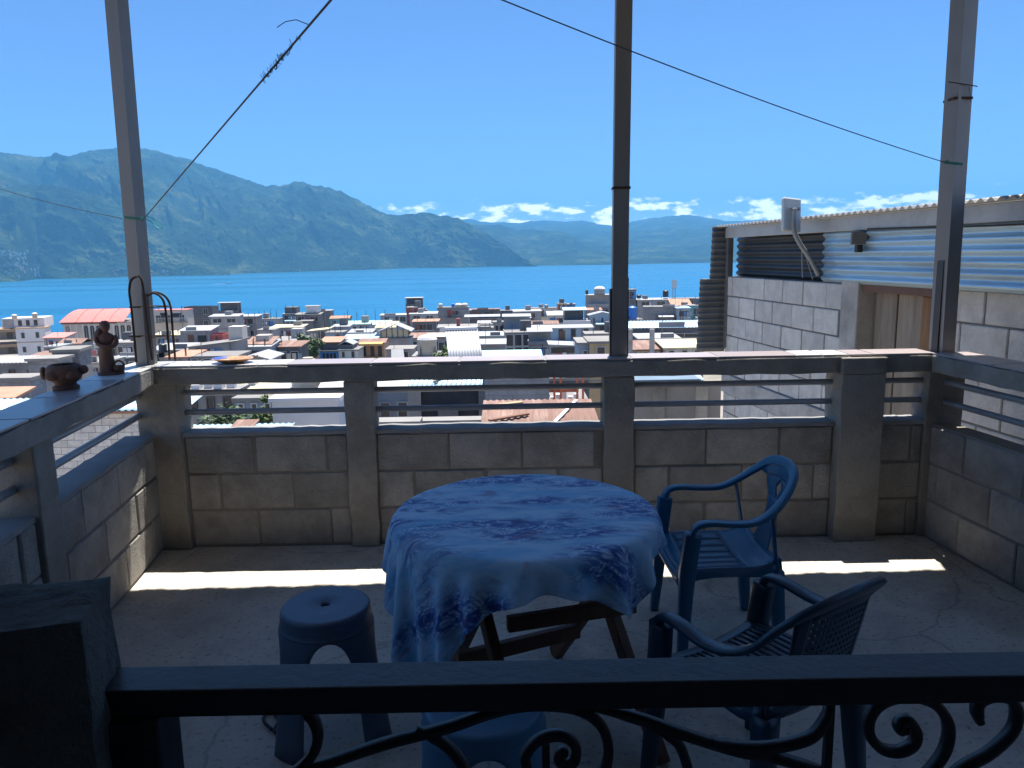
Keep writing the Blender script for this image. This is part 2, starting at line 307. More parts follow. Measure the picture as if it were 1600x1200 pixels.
def mountain(name, sky, shore, Dc, ncol, nrow, amp, seed, jag=2.5, back=.5):
    xs = np.linspace(sky[0][0], sky[-1][0], ncol)
    ys = np.interp(xs, [p[0] for p in sky], [p[1] for p in sky])
    hs = np.interp(xs, [p[0] for p in shore], [p[1] for p in shore])
    dc = np.interp(xs, [p[0] for p in Dc], [p[1] for p in Dc])
    n = fbm(xs*.12, xs*0+seed, 4, seed)-.5
    ys = ys - n*jag
    V = np.zeros((nrow+8, ncol, 3))
    for j in range(ncol):
        f = at_z(xs[j], hs[j], -60.5); d = ray(xs[j], ys[j]); d2 = d*(dc[j]/d.y); c = Vector((0, 0, CZ))+d2
        if c.z < -50: c.z = -50
        f = Vector((f.x, f.y, -62)); 
        for i in range(nrow+8):
            t = i/(nrow-1)
            if t <= 1:
                p = f.lerp(c, t); V[i, j] = p; V[i, j, 2] = f.z+(c.z-f.z)*(.72*t+.28*t*t*(3-2*t))
            else:
                q = (i-nrow+1)/8*back
                V[i, j] = c+(c-f)*q; V[i, j, 2] = c.z-(c.z-f.z)*q*1.1
    T = (np.arange(nrow+8)/(nrow-1))[:, None]*np.ones((1, ncol)); w = np.clip(4*T*(1.0-T), 0, 1)**.75*(T <= 1)
    arc = (np.arctan2(V[:, :, 0], V[:, :, 1])*np.hypot(V[:, :, 0], V[:, :, 1]).mean())
    warp = (fbm(V[:, :, 0]/700, V[:, :, 1]/700, 3, seed+2)-.5)*420
    gul = .62*(fbm((arc+warp+T*260)/430, T*1.1, 5, seed+4, ridged=True)-.55) + .38*(fbm((arc-warp)/170, T*2.4, 4, seed+6, ridged=True)-.55)
    fine = fbm(V[:, :, 0]/75, V[:, :, 1]/75, 4, seed+9)-.5
    hgt = np.maximum(V[nrow-1, :, 2]+60, 30)[None, :]
    V[:, :, 2] += w*gul*hgt*amp + np.clip(T*6, 0, 1)*fine*np.where(T < .97, 26, 12)
    # push the slope forward/back with the same gullies so spurs show in plan
    V[:, :, 1] -= w*gul*hgt*amp*.9
    g = MB(); g.grid(V.tolist())
    o = g.build(name, FOREST, smooth=True); struct(o); return o
A_sky = [(-320, 300), (-220, 275), (-100, 250), (0, 238), (40, 243), (85, 246), (110, 243), (140, 235), (185, 231), (230, 232), (290, 248), (340, 265), (385, 280), (420, 292), (440, 291), (455, 286), (463, 283), (473, 284), (488, 290), (503, 291), (530, 299), (560, 315), (605, 335), (645, 336), (660, 332), (700, 338), (715, 341), (735, 353), (760, 365), (790, 385), (815, 402), (840, 414.5)]
A_sh = [(-320, 452), (0, 441), (30, 440), (60, 436), (100, 436), (200, 433), (300, 431), (400, 427), (500, 424), (600, 421), (640, 419), (715, 418.5), (760, 417), (840, 416)]
mountain('mountain', A_sky, A_sh, [(-320, 4200), (0, 4400), (200, 4700), (420, 4900), (600, 4600), (720, 4400), (840, 4000)], 760, 170, .62, 3, jag=4)
spur = [(-200, 330), (-60, 300), (0, 294), (40, 288), (80, 290), (120, 297), (170, 312), (230, 345), (290, 385), (330, 415), (360, 429)]
mountain('mountain_spur', spur, [(-200, 449), (0, 441), (30, 440), (60, 436), (100, 436), (200, 433), (300, 431), (360, 430)], [(-200, 3200), (0, 3300), (200, 3400), (360, 3300)], 340, 110, .5, 21, jag=5)
B_sky = [(660, 352), (700, 351), (749, 351), (765, 353), (785, 352), (810, 360), (832, 359), (860, 362), (882, 363), (905, 375), (927, 381), (950, 389), (975, 402), (1000, 413)]
mountain('mountain_middle', B_sky, [(660, 417), (830, 415.5), (1000, 413.5)], [(660, 6000), (830, 5900), (1000, 5200)], 300, 80, .4, 33)
C_sky = [(780, 372), (850, 366), (905, 361), (950, 361), (981, 360), (1017, 358), (1044, 354), (1085, 353), (1114, 351), (1160, 353), (1250, 349), (1400, 352), (1600, 350), (1900, 345)]
mountain('mountain_farther', C_sky, [(780, 416), (1000, 412.8), (1100, 411), (1900, 397)], [(780, 7300), (1900, 7300)], 420, 70, .2, 47, back=.15)
D_sky = [(600, 348), (690, 347), (720, 343), (733, 342), (754, 346), (767, 348), (787, 347), (810, 349), (826, 345), (855, 345), (886, 346), (905, 345), (921, 347), (936, 350), (959, 353), (984, 347), (999, 344), (1051, 337), (1078, 336), (1096, 338), (1130, 345), (1141, 346), (1175, 344), (1206, 344), (1240, 350), (1400, 345), (1600, 340), (1900, 330)]
mountain('mountain_farthest', D_sky, [(600, 418), (1000, 412), (1100, 410.5), (1900, 396.5)], [(600, 9600), (1900, 9800)], 420, 50, .15, 61, back=.12)
# far-off villages on the other shore: read as specks
vb = MB(); vr = MB(); dg = bpy.context.evaluated_depsgraph_get(); dg.update()
def specks(x0, x1, y0, y1, n, mb):
    for _ in range(n):
        px = random.uniform(x0, x1); py = random.uniform(y0, y1)
        hit, p, nr, _i, ob_, _m = scene.ray_cast(dg, Vector((0, 0, CZ)), ray(px, py).normalized())
        if not hit or not ob_.name.startswith('mountain'): continue
        s = random.uniform(2, 4.5)
        mb.box(p.x-s, p.x+s, p.y-6, p.y+6, p.z-10, p.z+random.uniform(.5, 2.5))
specks(0, 42, 390, 404, 34, vb); specks(5, 62, 408, 432, 24, vb); specks(20, 60, 412, 424, 5, vr); specks(60, 560, 418, 431, 60, vb); specks(170, 260, 421, 429, 7, vr); specks(535, 570, 398, 406, 14, vb); specks(560, 720, 408, 417, 14, vb); specks(285, 390, 275, 300, 10, vb)
for mb, nm, c in ((vb, 'far_village', (.32, .31, .30)), (vr, 'far_village_red_roofs', (.5, .2, .13))):
    o = mb.build(nm, mat(nm, c, .8, bump=0)); o['kind'] = 'stuff'; tag(o, 'tiny pale houses dotted along the far shore' if nm == 'far_village' else 'tiny red roofed houses dotted along the far shore', 'village')

# air: one closed box of thin haze round everything
g = MB(); g.box(-10500, 10500, -1500, 11000, -64, 755)
hz = bpy.data.materials.new('haze_air'); hz.use_nodes = True; nt = hz.node_tree; nt.nodes.clear()
ho = N(nt, 'ShaderNodeOutputMaterial'); hv = N(nt, 'ShaderNodeVolumePrincipled'); nt.links.new(hv.outputs[0], ho.inputs['Volume'])
hv.inputs['Color'].default_value = (.16, .53, 1, 1); hv.inputs['Density'].default_value = .00015; hv.inputs['Density Attribute'].default_value = ''; hv.inputs['Temperature Attribute'].default_value = ''; hv.inputs['Color Attribute'].default_value = ''
hz.cycles.homogeneous_volume = True; hz.cycles.volume_sampling = 'DISTANCE'
ob = g.build('haze', hz); ob['kind'] = 'stuff'; tag(ob, 'thin blue haze over the lake and mountains', 'haze')

# ------------------------------------------------------------------ the terrace
SL, SR = .126, .106                       # the side walls are not quite square to the front wall
def lx(y): return -1.95 + SL*(4.05-y)     # inner face of the left wall
def rx(y): return 2.27 + SR*(4.05-y)      # inner face of the right wall
g = MB(); g.hexa([(-2.3, -3, -.18), (3.3, -3, -.18), (2.5, 4.22, -.18), (-2.3, 4.22, -.18), (-2.3, -3, 0), (3.3, -3, 0), (2.5, 4.22, 0), (-2.3, 4.22, 0)])
struct(g.build('terrace_floor', M['floor']))
g = MB(); g.box(-2.25, 2.45, -3, 4.19, -14, -.185)
tag(g.build('house_below', M['plaster']), 'grey house storey carrying the terrace, hidden below its floor', 'house')

def block_mesh(name, w, h, t, bev=.006):
    bm = bmesh.new(); bmesh.ops.create_cube(bm, size=1)
    for v in bm.verts: v.co = Vector((v.co.x*w, v.co.y*t, v.co.z*h))
    bmesh.ops.bevel(bm, geom=bm.edges[:], offset=bev, segments=1, affect='EDGES')
    me = bpy.data.meshes.new(name); bm.to_mesh(me); bm.free(); return me
BLK = {}
def bmesh_for(w, h, t, m):
    k = (round(w, 3), h, t, m.name)
    if k not in BLK: BLK[k] = block_mesh('block', w, h, t); BLK[k].materials.append(m)
    return BLK[k]
def lay_blocks(parent, o, u, nrm, length, z0, courses, m, bl=.40, ch=.21, t=.13, gap=.010, first=0., jit=.007):
    """running-bond blocks whose face lies on the line o + u*s; nrm points out of the wall towards the viewer"""
    u = Vector(u).normalized(); nrm = Vector(nrm).normalized(); rz = math.atan2(u.y, u.x)
    for c in range(courses):
        s = -((first + (bl/2 if c % 2 else 0)) % bl)
        while s < length-.01:
            a = max(s, 0); b = min(s+bl, length)
            if b-a > .05:
                w = round(b-a-gap*random.choice((.6, 1, 1, 1.7)), 3)
                p = Vector(o)+u*((a+b)/2) - nrm*(t/2+random.uniform(0, jit)) + Vector((0, 0, z0+(c+.5)*ch))
                inst('block', bmesh_for(w, ch-gap, t, m), m, parent, p-parent.location, rz+random.uniform(-.004, .004))
            s += bl
def jagged_bar(a, b, w, h, n=14, amp=.004):
    g_ = MB(); a = Vector(a); b = Vector(b); t = (b-a).normalized(); r = Vector((t.y, -t.x, 0)); rows = []
    for i in range(n+1):
        p = a.lerp(b, i/n); j = lambda: random.uniform(-amp, amp)
        rows.append([p+r*(-w/2+j())+Vector((0, 0, -h/2+j())), p+r*(w/2+j())+Vector((0, 0, -h/2+j())), p+r*(w/2+j())+Vector((0, 0, h/2+j())), p+r*(-w/2+j())+Vector((0, 0, h/2+j()))])
    o = len(g_.v)
    for q in rows: g_.v += [tuple(x) for x in q]
    for i in range(n):
        for k in range(4): g_.f.append((i*4+k, i*4+(k+1) % 4, (i+1)*4+(k+1) % 4, (i+1)*4+k))
    g_.f += [(3, 2, 1, 0), (n*4, n*4+1, n*4+2, n*4+3)]
    return g_
FY = 4.06        # inner face of the front wall
pf = thing('parapet_wall', 'front concrete block parapet with tiled cap facing the lake', 'wall', (0, FY, 0))
colsX = [(-2.03, -1.80, .03), (-.907, -.751, .025), (.495, .66, .025), (1.756, 1.985, .075), (2.245, 2.44, .02)]
bays = [(-1.80, -.907, .02), (-.751, .495, .0), (.66, 1.756, .0), (1.985, 2.245, .2)]
for (x0, x1, first) in bays:
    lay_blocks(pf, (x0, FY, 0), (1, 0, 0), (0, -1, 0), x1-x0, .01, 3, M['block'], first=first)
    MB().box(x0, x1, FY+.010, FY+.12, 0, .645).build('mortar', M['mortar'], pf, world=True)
    jagged_bar((x0, FY+.062, .652), (x1, FY+.062, .652), .152, .022, 16, .003).build('sill', M['sill'], pf, world=True)
    for z in (.765, .873):
        g = MB(); g.tube([(x0-.05, FY+.06, z), (x1+.05, FY+.06, z)], .0165, 12); autosmooth(g.build('rail', M['tube'], pf, world=True))
for (x0, x1, pr) in colsX:
    jagged_bar(((x0+x1)/2, FY+(.14-pr)/2, 0), ((x0+x1)/2, FY+(.14-pr)/2+.0001, .94), .1, .1, 2)
    g = MB(); 
    n = 8
    for i in range(n):
        z0, z1 = .935*i/n, .935*(i+1)/n
    rows = []
    for i in range(n+1):
        z = .935*i/n; j = lambda: random.uniform(-.004, .004)
        rows.append([(x0+j(), FY-pr+j(), z), (x1+j(), FY-pr+j(), z), (x1+j(), FY+.142, z), (x0+j(), FY+.142, z)])
    for q in rows: g.v += q
    for i in range(n):
        for k in range(4): g.f.append((i*4+k, i*4+(k+1) % 4, (i+1)*4+(k+1) % 4, (i+1)*4+k))
    g.f += [(3, 2, 1, 0), (n*4, n*4+1, n*4+2, n*4+3)]
    g.build('column', M['concrete'], pf, world=True, bevel=.006)
jagged_bar((-2.12, FY+.07, .98), (2.30, FY+.07, .98), .23, .088, 40, .004).build('cap', M['concrete'], pf, world=True, bevel=.006)
MB().box(1.752, 1.99, FY-.08, FY-.046, .936, 1.022).build('cap_nib', M['concrete'], pf, world=True, bevel=.005)
xs = [-2.1, -1.72, -1.36, -1.2, -.75, -.28, .18, .64, 1.1, 1.52, 1.66, 1.8, 1.93, 2.26]
whites = {0, 1, 2, 9, 10}
for i in range(len(xs)-1):
    dy = random.uniform(-.004, .004)
    MB().box(xs[i]+.006, xs[i+1]-.006, FY-.041+dy, FY+.150+dy, 1.0275, 1.037).build('cap_tile', M['tile_white'] if i in whites else M['tile'], pf, world=True, bevel=.002)

MB().box(-2.1, 2.25, FY-.037, FY+.146, 1.0235, 1.0335).build('grout', M['sill'], pf, world=True)
def side_parapet(label, side, fx, y_end, ycols, S):
    u = Vector((S, -1, 0)).normalized(); nrm = Vector((1, -S, 0)).normalized() if side < 0 else Vector((-1, S, 0)).normalized()
    if side < 0: nrm = Vector((u.y*-1, u.x, 0))
    else: nrm = Vector((u.y, -u.x, 0))
    r = thing('parapet_wall', label, 'wall', (fx(FY), FY, 0))
    L = (FY-y_end)/abs(u.y); P0 = Vector((fx(FY), FY, 0))
    S_ = lambda y: (FY-y)/abs(u.y)
    edges = [.0]+[q for yc in ycols for q in (S_(yc)-.08, S_(yc)+.08)]+[L]
    for k in range(0, len(edges)-1, 2):
        a, b = edges[k], edges[k+1]
        if k == 0: a = .02
        lay_blocks(r, P0+u*a, u, nrm, b-a, .01, 3, M['block'], first=.13 if side > 0 else .27)
        def pt(s, d, z): return P0+u*s-nrm*d+Vector((0, 0, z))
        MB().hexa([pt(a, .012, 0), pt(b, .012, 0), pt(b, .13, 0), pt(a, .13, 0), pt(a, .012, .645), pt(b, .012, .645), pt(b, .13, .645), pt(a, .13, .645)]).build('mortar', M['mortar'], r, world=True)
        if side < 0: jagged_bar(pt(a, .075, .648), pt(b, .075, .648), .15, .02, 16, .003).build('sill', M['sill'], r, world=True)
        for z in (.765, .873):
            g = MB(); g.tube([pt(a-.05, .07, z), pt(b+.05, .07, z)], .0165, 12); autosmooth(g.build('rail', M['tube'], r, world=True))
    for yc in ycols:
        s = S_(yc)
        g = MB(); g.hexa([pt(s-.08, -.02, 0), pt(s+.08, -.02, 0), pt(s+.08, .15, 0), pt(s-.08, .15, 0), pt(s-.08, -.02, .935), pt(s+.08, -.02, .935), pt(s+.08, .15, .935), pt(s-.08, .15, .935)])
        g.build('column', M['concrete'], r, world=True, bevel=.008)
    s0 = .05
    jagged_bar(pt(s0, .06, .98), pt(L, .06, .98), .20, .088, 44, .005).build('cap', M['concrete'], r, world=True, bevel=.006)
    s = s0-.02; i = 0
    while s < L-.1:
        e_ = min(s+.45, L); o_ = random.uniform(-.004, .004)
        MB().hexa([pt(s+.006, -.036+o_, 1.0275), pt(e_-.006, -.036+o_, 1.0275), pt(e_-.006, .165+o_, 1.0275), pt(s+.006, .165+o_, 1.0275), pt(s+.006, -.036+o_, 1.037), pt(e_-.006, -.036+o_, 1.037), pt(e_-.006, .165+o_, 1.037), pt(s+.006, .165+o_, 1.037)]).build('cap_tile', M['tile_white'] if (side < 0 and i == 0) else M['tile'], r, world=True, bevel=.002)
        s = e_; i += 1
    return r
side_parapet('left concrete block parapet with shaded tiled cap carrying clay figures', -1, lx, .46, [2.80, 1.35], SL)
side_parapet('right concrete block parapet with wide tiled cap beside the neighbour wall', 1, rx, .46, [2.55, 1.2], SR)

# posts of the terrace roof
def roof_post(label, x, y, w, d, xt, yaw, clips):
    r = thing('roof_post', label, 'post', (x, y, 1.0), group='steel posts carrying the terrace roof')
    c, s = math.cos(yaw), math.sin(yaw)
    prof = [(-w/2, -d/2), (w/2, -d/2), (w/2, d/2), (w*.18, d/2), (w*.18, d/2-.004), (w/2-.004, d/2-.004), (w/2-.004, -d/2+.004), (-w/2+.004, -d/2+.004), (-w/2+.004, d/2-.004), (-w*.18, d/2-.004), (-w*.18, d/2), (-w/2, d/2)]
    g = MB(); n = len(prof)
    for z, ox in ((0.03, 0), (2.3, (xt-x)*2.3/1.85)):
        for (a, b) in prof: g.v.append((ox+a*c-b*s, a*s+b*c, z))
    for k in range(n): g.f.append((k, (k+1) % n, n+(k+1) % n, n+k))
    g.build('channel', M['steel'], r)
    for (a, b, h) in clips:
        g = MB(); g.box(a-.004, a+.004, b-.02, b+.02, .02, h); o = g.build('angle_clip', M['zinc_dark'], r); o.rotation_euler = (0, 0, yaw)
    for zz in ((.92,) if 'middle' in label else (1.33,) if 'right' in label else ()):
        g = MB(); ox = (xt-x)*zz/1.85; g.box(ox-w/2-.005, ox+w/2+.005, -d/2-.006, d/2+.005, zz, zz+.012); g.build('strap', M['rebar'], r)
    return r
roof_post('left steel roof post leaning slightly beside the rebar hoops', -1.985, 4.11, .074, .08, -1.958, rad(-14), [(.047, -.02, .42)])
roof_post('middle dark steel roof post standing on the front parapet', .585, 4.13, .082, .06, .60, 0, [(-.046, 0, .40), (.046, 0, .46)])
roof_post('right steel roof post standing on the parapet corner', 2.335, 4.10, .088, .088, 2.312, rad(18), [(-.05, 0, .52), (.05, 0, .58)])

# roof over the terrace (throws the shade)
rr = thing('terrace_roof', 'corrugated sheet roof shading the terrace, above the picture', 'roof', (0, 1, 3.1))
g = MB(); pts = []
xs_ = np.linspace(-2.22, 2.70, 520)
for k, yy in enumerate((-3.2, 0, 2.2, 1.0)):
    pass
for fy in (0, .5, 1):
    row = []
    for x in xs_:
        ye = 4.405 + .035*(x+2.2)/2 + .006*math.sin(x*23) ; y0 = -3.2
        row.append((x, y0+(ye-y0)*fy, 3.12 + .012*math.sin(x*2*math.pi/.076)))
    pts.append(row)
g.grid(pts).build('roof_sheet', M['zinc'], rr, world=True, smooth=True, solid=.002)
for yy in (.2, 1.6, 3.0, 4.12):
    g = MB(); g.box(-2.2, 2.68, yy-.03, yy+.03, 3.03, 3.1); g.build('purlin', M['steel'], rr, world=True)
# house wall behind the viewer; unseen side walls added to darken the foreground
rm = thing('room_shade_walls', 'plastered house wall behind the viewer with side walls added for shade, outside the picture', 'house', (0, -2, 0))
MB().box(-2.4, 3.2, -3.1, -2.9, 0, 3.1).build('back_wall', M['plaster'], rm, world=True)
MB().box(-2.35, -1.50, -2.9, .45, 0, 3.1).build('side_wall', M['plaster'], rm, world=True)
MB().box(2.60, 2.95, -2.9, .45, 0, 3.1).build('side_wall', M['plaster'], rm, world=True)

# rebar hoops round the left post
rb = thing('rebar_hoops', 'rusty rebar hoops sticking up round the left roof post', 'rebar', (-1.98, 4.1, 1.03))
def pxs(L, Y): return [at_y(a, b, Y) for a, b in L]
for L, Y in (([(213, 566), (210, 530), (205, 480), (202, 455), (205, 438), (214, 432)], 4.02), ([(238, 562), (232, 520), (226, 470), (222, 440), (216, 430)], 4.03),
             ([(230, 463), (240, 458), (252, 465), (258, 480), (262, 520), (265, 562)], 4.10), ([(232, 458), (246, 457), (260, 465), (267, 482), (270, 520), (274, 564)], 4.18)):
    g = MB(); g.tube(catmull(pxs(L, Y), 6), .0062, 6); g.build('rod', M['rebar'], rb, world=True, smooth=True)
for y0 in (478, 524):
    p = [at_y(202, y0+2, 4.02), at_y(232, y0, 4.03), at_y(268, y0, 4.18), at_y(262, y0+1, 4.10), at_y(230, y0+3, 4.10), at_y(202, y0+2, 4.02)]
    g = MB(); g.tube(p, .003, 5); g.build('tie', M['rebar'], rb, world=True)

# ------------------------------------------------------------------ lines strung over the terrace
def line(name, label, P, r, m, sag=0.): 
    P = [Vector(p) for p in P]; g = MB(); pts = []
    for a, b in zip(P[:-1], P[1:]):
        for k in range(14):
            t = k/14; q = a.lerp(b, t); q.z -= sag*4*t*(1-t); pts.append(q)
    pts.append(P[-1]); g.tube(pts, r, 6)
    return tag(g.build(name, m, smooth=True), label, 'line')
pa = at_y(222, 345, 4.06); pm = at_y(517, 0, 1.75); pe = pm+(pm-pa)*1.55
line('clothes_line', 'dark mossy cord rising from left post to upper middle', [pa, pm, pe], .0028, M['wire'])
qa = at_y(1474, 253, 4.03); qm = at_y(785, 0, 2.6); qe = qm+(qm-qa)*1.6
line('clothes_line', 'thin dark cord running down to the right roof post', [qa, qm, qe], .0022, M['wire'], .02)
ra = at_y(190, 341, 4.12); rb_ = at_y(0, 295, 4.6)
line('clothes_line', 'faint thin cord leaving the left post towards the left', [ra, rb_, rb_+(rb_-ra)*4], .0020, M['wire'], .01)
mo = MB()
for k in range(70):
    t = random.choice([.53, .55, .57, .6, .62, .72, .83, .87, .9])*.0+random.triangular(.80, .93, .86); c = pa.lerp(pm, t)
    d = Vector((random.gauss(0, 1), random.gauss(0, 1), random.gauss(0, 1))).normalized()*random.uniform(.004, .014)
    mo.tube([c, c+d*.6+Vector((0, 0, -.004)), c+d+Vector((0, 0, .004))], .0008, 4)
c = pa.lerp(pm, .95)
mo.tube([c, c+Vector((-.03, 0, .012)), c+Vector((-.055, 0, .008)), c+Vector((-.075, 0, -.004))], .001, 4)
mo_ = tag(mo.build('moss_tuft', M['moss']), 'wisps of grey moss clinging to the dark cord', 'moss'); mo_['kind'] = 'stuff'
def tie(label, z_px, x0, x1, Y, tail):
    t = thing('cord_tie', label, 'cord', at_y(x0, z_px, Y))
    for k in range(3):
        a = at_y(x0-1, z_px+k*1.5-1, Y-.004); b = at_y(x1, z_px+2+k*1.5, Y-.004); g = MB(); g.tube([a, a.lerp(b, .5), b], .0022, 5); g.build('winding', M['cord'], t, world=True)
    g = MB(); g.tube(catmull([at_y(a, b, Y-.01) for a, b in tail], 5), .0022, 5); g.build('loose_end', M['cord_bright'] if x0 < 500 else M['cord'], t, world=True)
tie('bright green cord knotted round the left roof post', 339, 196, 220, 4.04, [(218, 340), (228, 338), (238, 341), (247, 349), (253, 356), (249, 357), (241, 352), (234, 345), (222, 342)])
tie('green cord knotted round the right roof post', 253, 1475, 1504, 4.03, [(1476, 254), (1480, 250), (1485, 256), (1495, 257)])
tk = thing('post_hook', 'small wire hook on the right roof post', 'hook', at_y(1512, 132, 4.1))
g = MB(); g.tube([at_y(1482, 128, 4.04), at_y(1515, 133, 4.04), at_y(1527, 135, 4.05)], .003, 5); g.tube([at_y(1514, 136, 4.05), at_y(1517, 160, 4.05)], .0015, 4); g.build('wire', M['rebar'], tk, world=True)

# ------------------------------------------------------------------ figures on the parapet
CAPZ = 1.0372
pt_ = thing('clay_pot', 'squat brown clay bowl with lugs on the left parapet', 'pot', (-1.975, 3.33, CAPZ), rad(20)); pt_.scale = (.85, .85, 1.0)
prof = [(.001, .0), (.062, .0), (.064, .012), (.05, .022), (.052, .03), (.078, .05), (.088, .075), (.085, .095), (.072, .108), (.062, .112), (.056, .106), (.07, .085), (.06, .045), (.001, .035)]
g = MB(); g.lathe(prof, 32, cap=False); autosmooth(recalc(g.build('bowl', M['clay'], pt_)), 60)
def blob(name, c, r, m, parent, n=14, rot=(0, 0, 0)):
    bm = bmesh.new(); bmesh.ops.create_uvsphere(bm, u_segments=n, v_segments=n//2+2, radius=1)
    for v in bm.verts:
        k = 1+.08*math.sin(9*v.co.x+4*v.co.z)*math.cos(7*v.co.y); v.co = Vector((v.co.x*r[0]*k, v.co.y*r[1]*k, v.co.z*r[2]*k))
    me = bpy.data.meshes.new(name); bm.to_mesh(me); bm.free(); me.polygons.foreach_set('use_smooth', [True]*len(me.polygons)); me.materials.append(m)
    o = bpy.data.objects.new(name, me); col.objects.link(o); o.parent = parent; o.location = c; o.rotation_euler = rot; return o
blob('head_lug', (.090, -.02, .085), (.026, .026, .020), M['clay'], pt_); blob('tail_lug', (-.095, 0, .075), (.016, .026, .03), M['clay'], pt_)
for sx in (-1, 1): blob('relief', (.045*sx, -.078, .068), (.03, .014, .02), M['clay'], pt_)
wf = thing('clay_figure', 'brown clay figure of a robed woman with basket on the left parapet', 'figurine', (-2.0, 3.76, CAPZ), rad(15)); wf.scale = (.8, .8, .86)
g = MB()
secs = [(0, 0, 0, .075, .06), (0, 0, .014, .075, .06), (-.012, 0, .018, .048, .042), (-.014, 0, .06, .044, .04), (-.014, 0, .12, .04, .036), (-.012, 0, .16, .036, .034), (-.006, 0, .19, .045, .036), (-.006, 0, .215, .052, .036), (-.006, 0, .232, .038, .03), (-.006, .0, .242, .017, .017), (-.004, -.004, .25, .016, .016), (-.002, -.006, .262, .024, .025), (-.002, -.006, .278, .027, .028), (-.004, 0, .296, .023, .025), (-.004, 0, .305, .010, .012)]
n = 20
for (cx, cy, z, a, b) in secs:
    for k in range(n):
        t = 2*math.pi*k/n; fl = 1+.07*math.sin(5*t+z*30)*(z < .2); g.v.append((cx+a*math.cos(t)*fl, cy+b*math.sin(t)*fl, z))
for i in range(len(secs)-1):
    for k in range(n): g.f.append((i*n+k, i*n+(k+1) % n, (i+1)*n+(k+1) % n, (i+1)*n+k))
g.f += [tuple(reversed(range(n))), tuple((len(secs)-1)*n+k for k in range(n))]
g.build('body', M['clay'], wf, smooth=True)
g = MB(); g.sweep(catmull([(-.055, -.01, .222), (-.05, -.035, .185), (-.01, -.055, .17), (.03, -.05, .165)], 5), .022, .022, n=8); g.sweep(catmull([(.045, -.005, .222), (.058, -.02, .19), (.04, -.048, .165), (.0, -.056, .155)], 5), .022, .022, n=8); g.build('arms', M['clay'], wf, smooth=True)
blob('shawl', (-.045, .01, .225), (.03, .035, .045), M['clay'], wf, rot=(0, .4, 0)); blob('hair', (-.008, .008, .285), (.03, .028, .026), M['clay'], wf)
g = MB(); g.lathe([(.001, .014), (.022, .014), (.032, .03), (.034, .048), (.028, .05), (.024, .03), (.001, .025)], 18, (.055, -.018), cap=False); g.tube(catmull([(.026, -.018, .045), (.034, -.018, .068), (.055, -.018, .078), (.076, -.018, .068), (.084, -.018, .045)], 4), .006, 6); recalc(g.build('basket', M['clay'], wf, smooth=True))
pl = thing('clay_plate', 'shallow orange clay plate with a blue patch on the front parapet', 'plate', (-1.515, 4.11, CAPZ))
pm_ = mat('plate_glaze', (.42, .20, .085), .35, var=.3, scale=18, bump=.05, dirt=(.55, .45, .35), dirt_amt=.8, dirt_scale=9)
g = MB(); g.lathe([(.001, 0), (.05, 0), (.075, .008), (.108, .022), (.112, .026), (.108, .027), (.075, .014), (.045, .008), (.001, .008)], 36, sx=1, sy=.8, cap=False); autosmooth(recalc(g.build('dish', pm_, pl)), 50)
g = MB()
for k in range(12):
    a0 = rad(125+k*9); a1 = rad(125+(k+1)*9)
    g.add([(.082*math.cos(a0), .0656*math.sin(a0), .0185), (.082*math.cos(a1), .0656*math.sin(a1), .0185), (.107*math.cos(a1), .0856*math.sin(a1), .0283), (.107*math.cos(a0), .0856*math.sin(a0), .0283)], [(0, 1, 2, 3)])
recalc(g.build('blue_glaze', mat('blue_glaze', (.06, .12, .5), .3, bump=0), pl))
g = MB(); g.sweep([(.105, .02, .024), (.122, .022, .03), (.13, .022, .036)], [.03, .02, .012], [.008, .008, .006]); g.build('lip', M['clay'], pl, smooth=True)

# ------------------------------------------------------------------ table with cloth
TC = Vector((.035, 2.45, 0)); TR, TZ = .435, .735
tb = thing('round_table', 'round table on crossed brown wooden legs under a blue cloth', 'table', TC)
g = MB(); g.lathe([(.001, TZ-.03), (TR-.01, TZ-.03), (TR, TZ-.022), (TR, TZ-.008), (TR-.006, TZ), (.001, TZ)], 64, cap=False); recalc(g.build('table_top', M['wood_dark'], tb))
def leg(a, b): MB().bar(a, b, .058, .036, up=(.93, .36, 0)).build('leg', M['wood_dark'], tb, bevel=.004)
ux = Vector((.26, -.70, 0)); n_ = Vector((-.42, -.12, 0))
for o_ in (Vector((.12, .40, 0)), Vector((.12, .40, 0))+n_):
    sh = Vector((.02, 0, 0)) if o_.x > 0 else Vector((-.0, 0, 0))
    leg(o_+sh*0, o_+ux*.80+Vector((.02, 0, TZ-.03))); leg(o_+ux+Vector((.038, .014, 0)), o_+ux*.16+Vector((-.02+.038, .014, TZ-.03)))
a_ = Vector((.12, .40, 0))+ux*.30+Vector((.0, 0, .21)); MB().bar(a_, a_+n_*1.0+Vector((-.02, -.08, .0)), .03, .055).build('stretcher', M['wood_dark'], tb, bevel=.004)
a_ = Vector((.12, .40, 0))+ux*.72+Vector((.05, 0, .45)); MB().bar(a_, a_+n_, .03, .05).build('stretcher', M['wood_dark'], tb, bevel=.004)

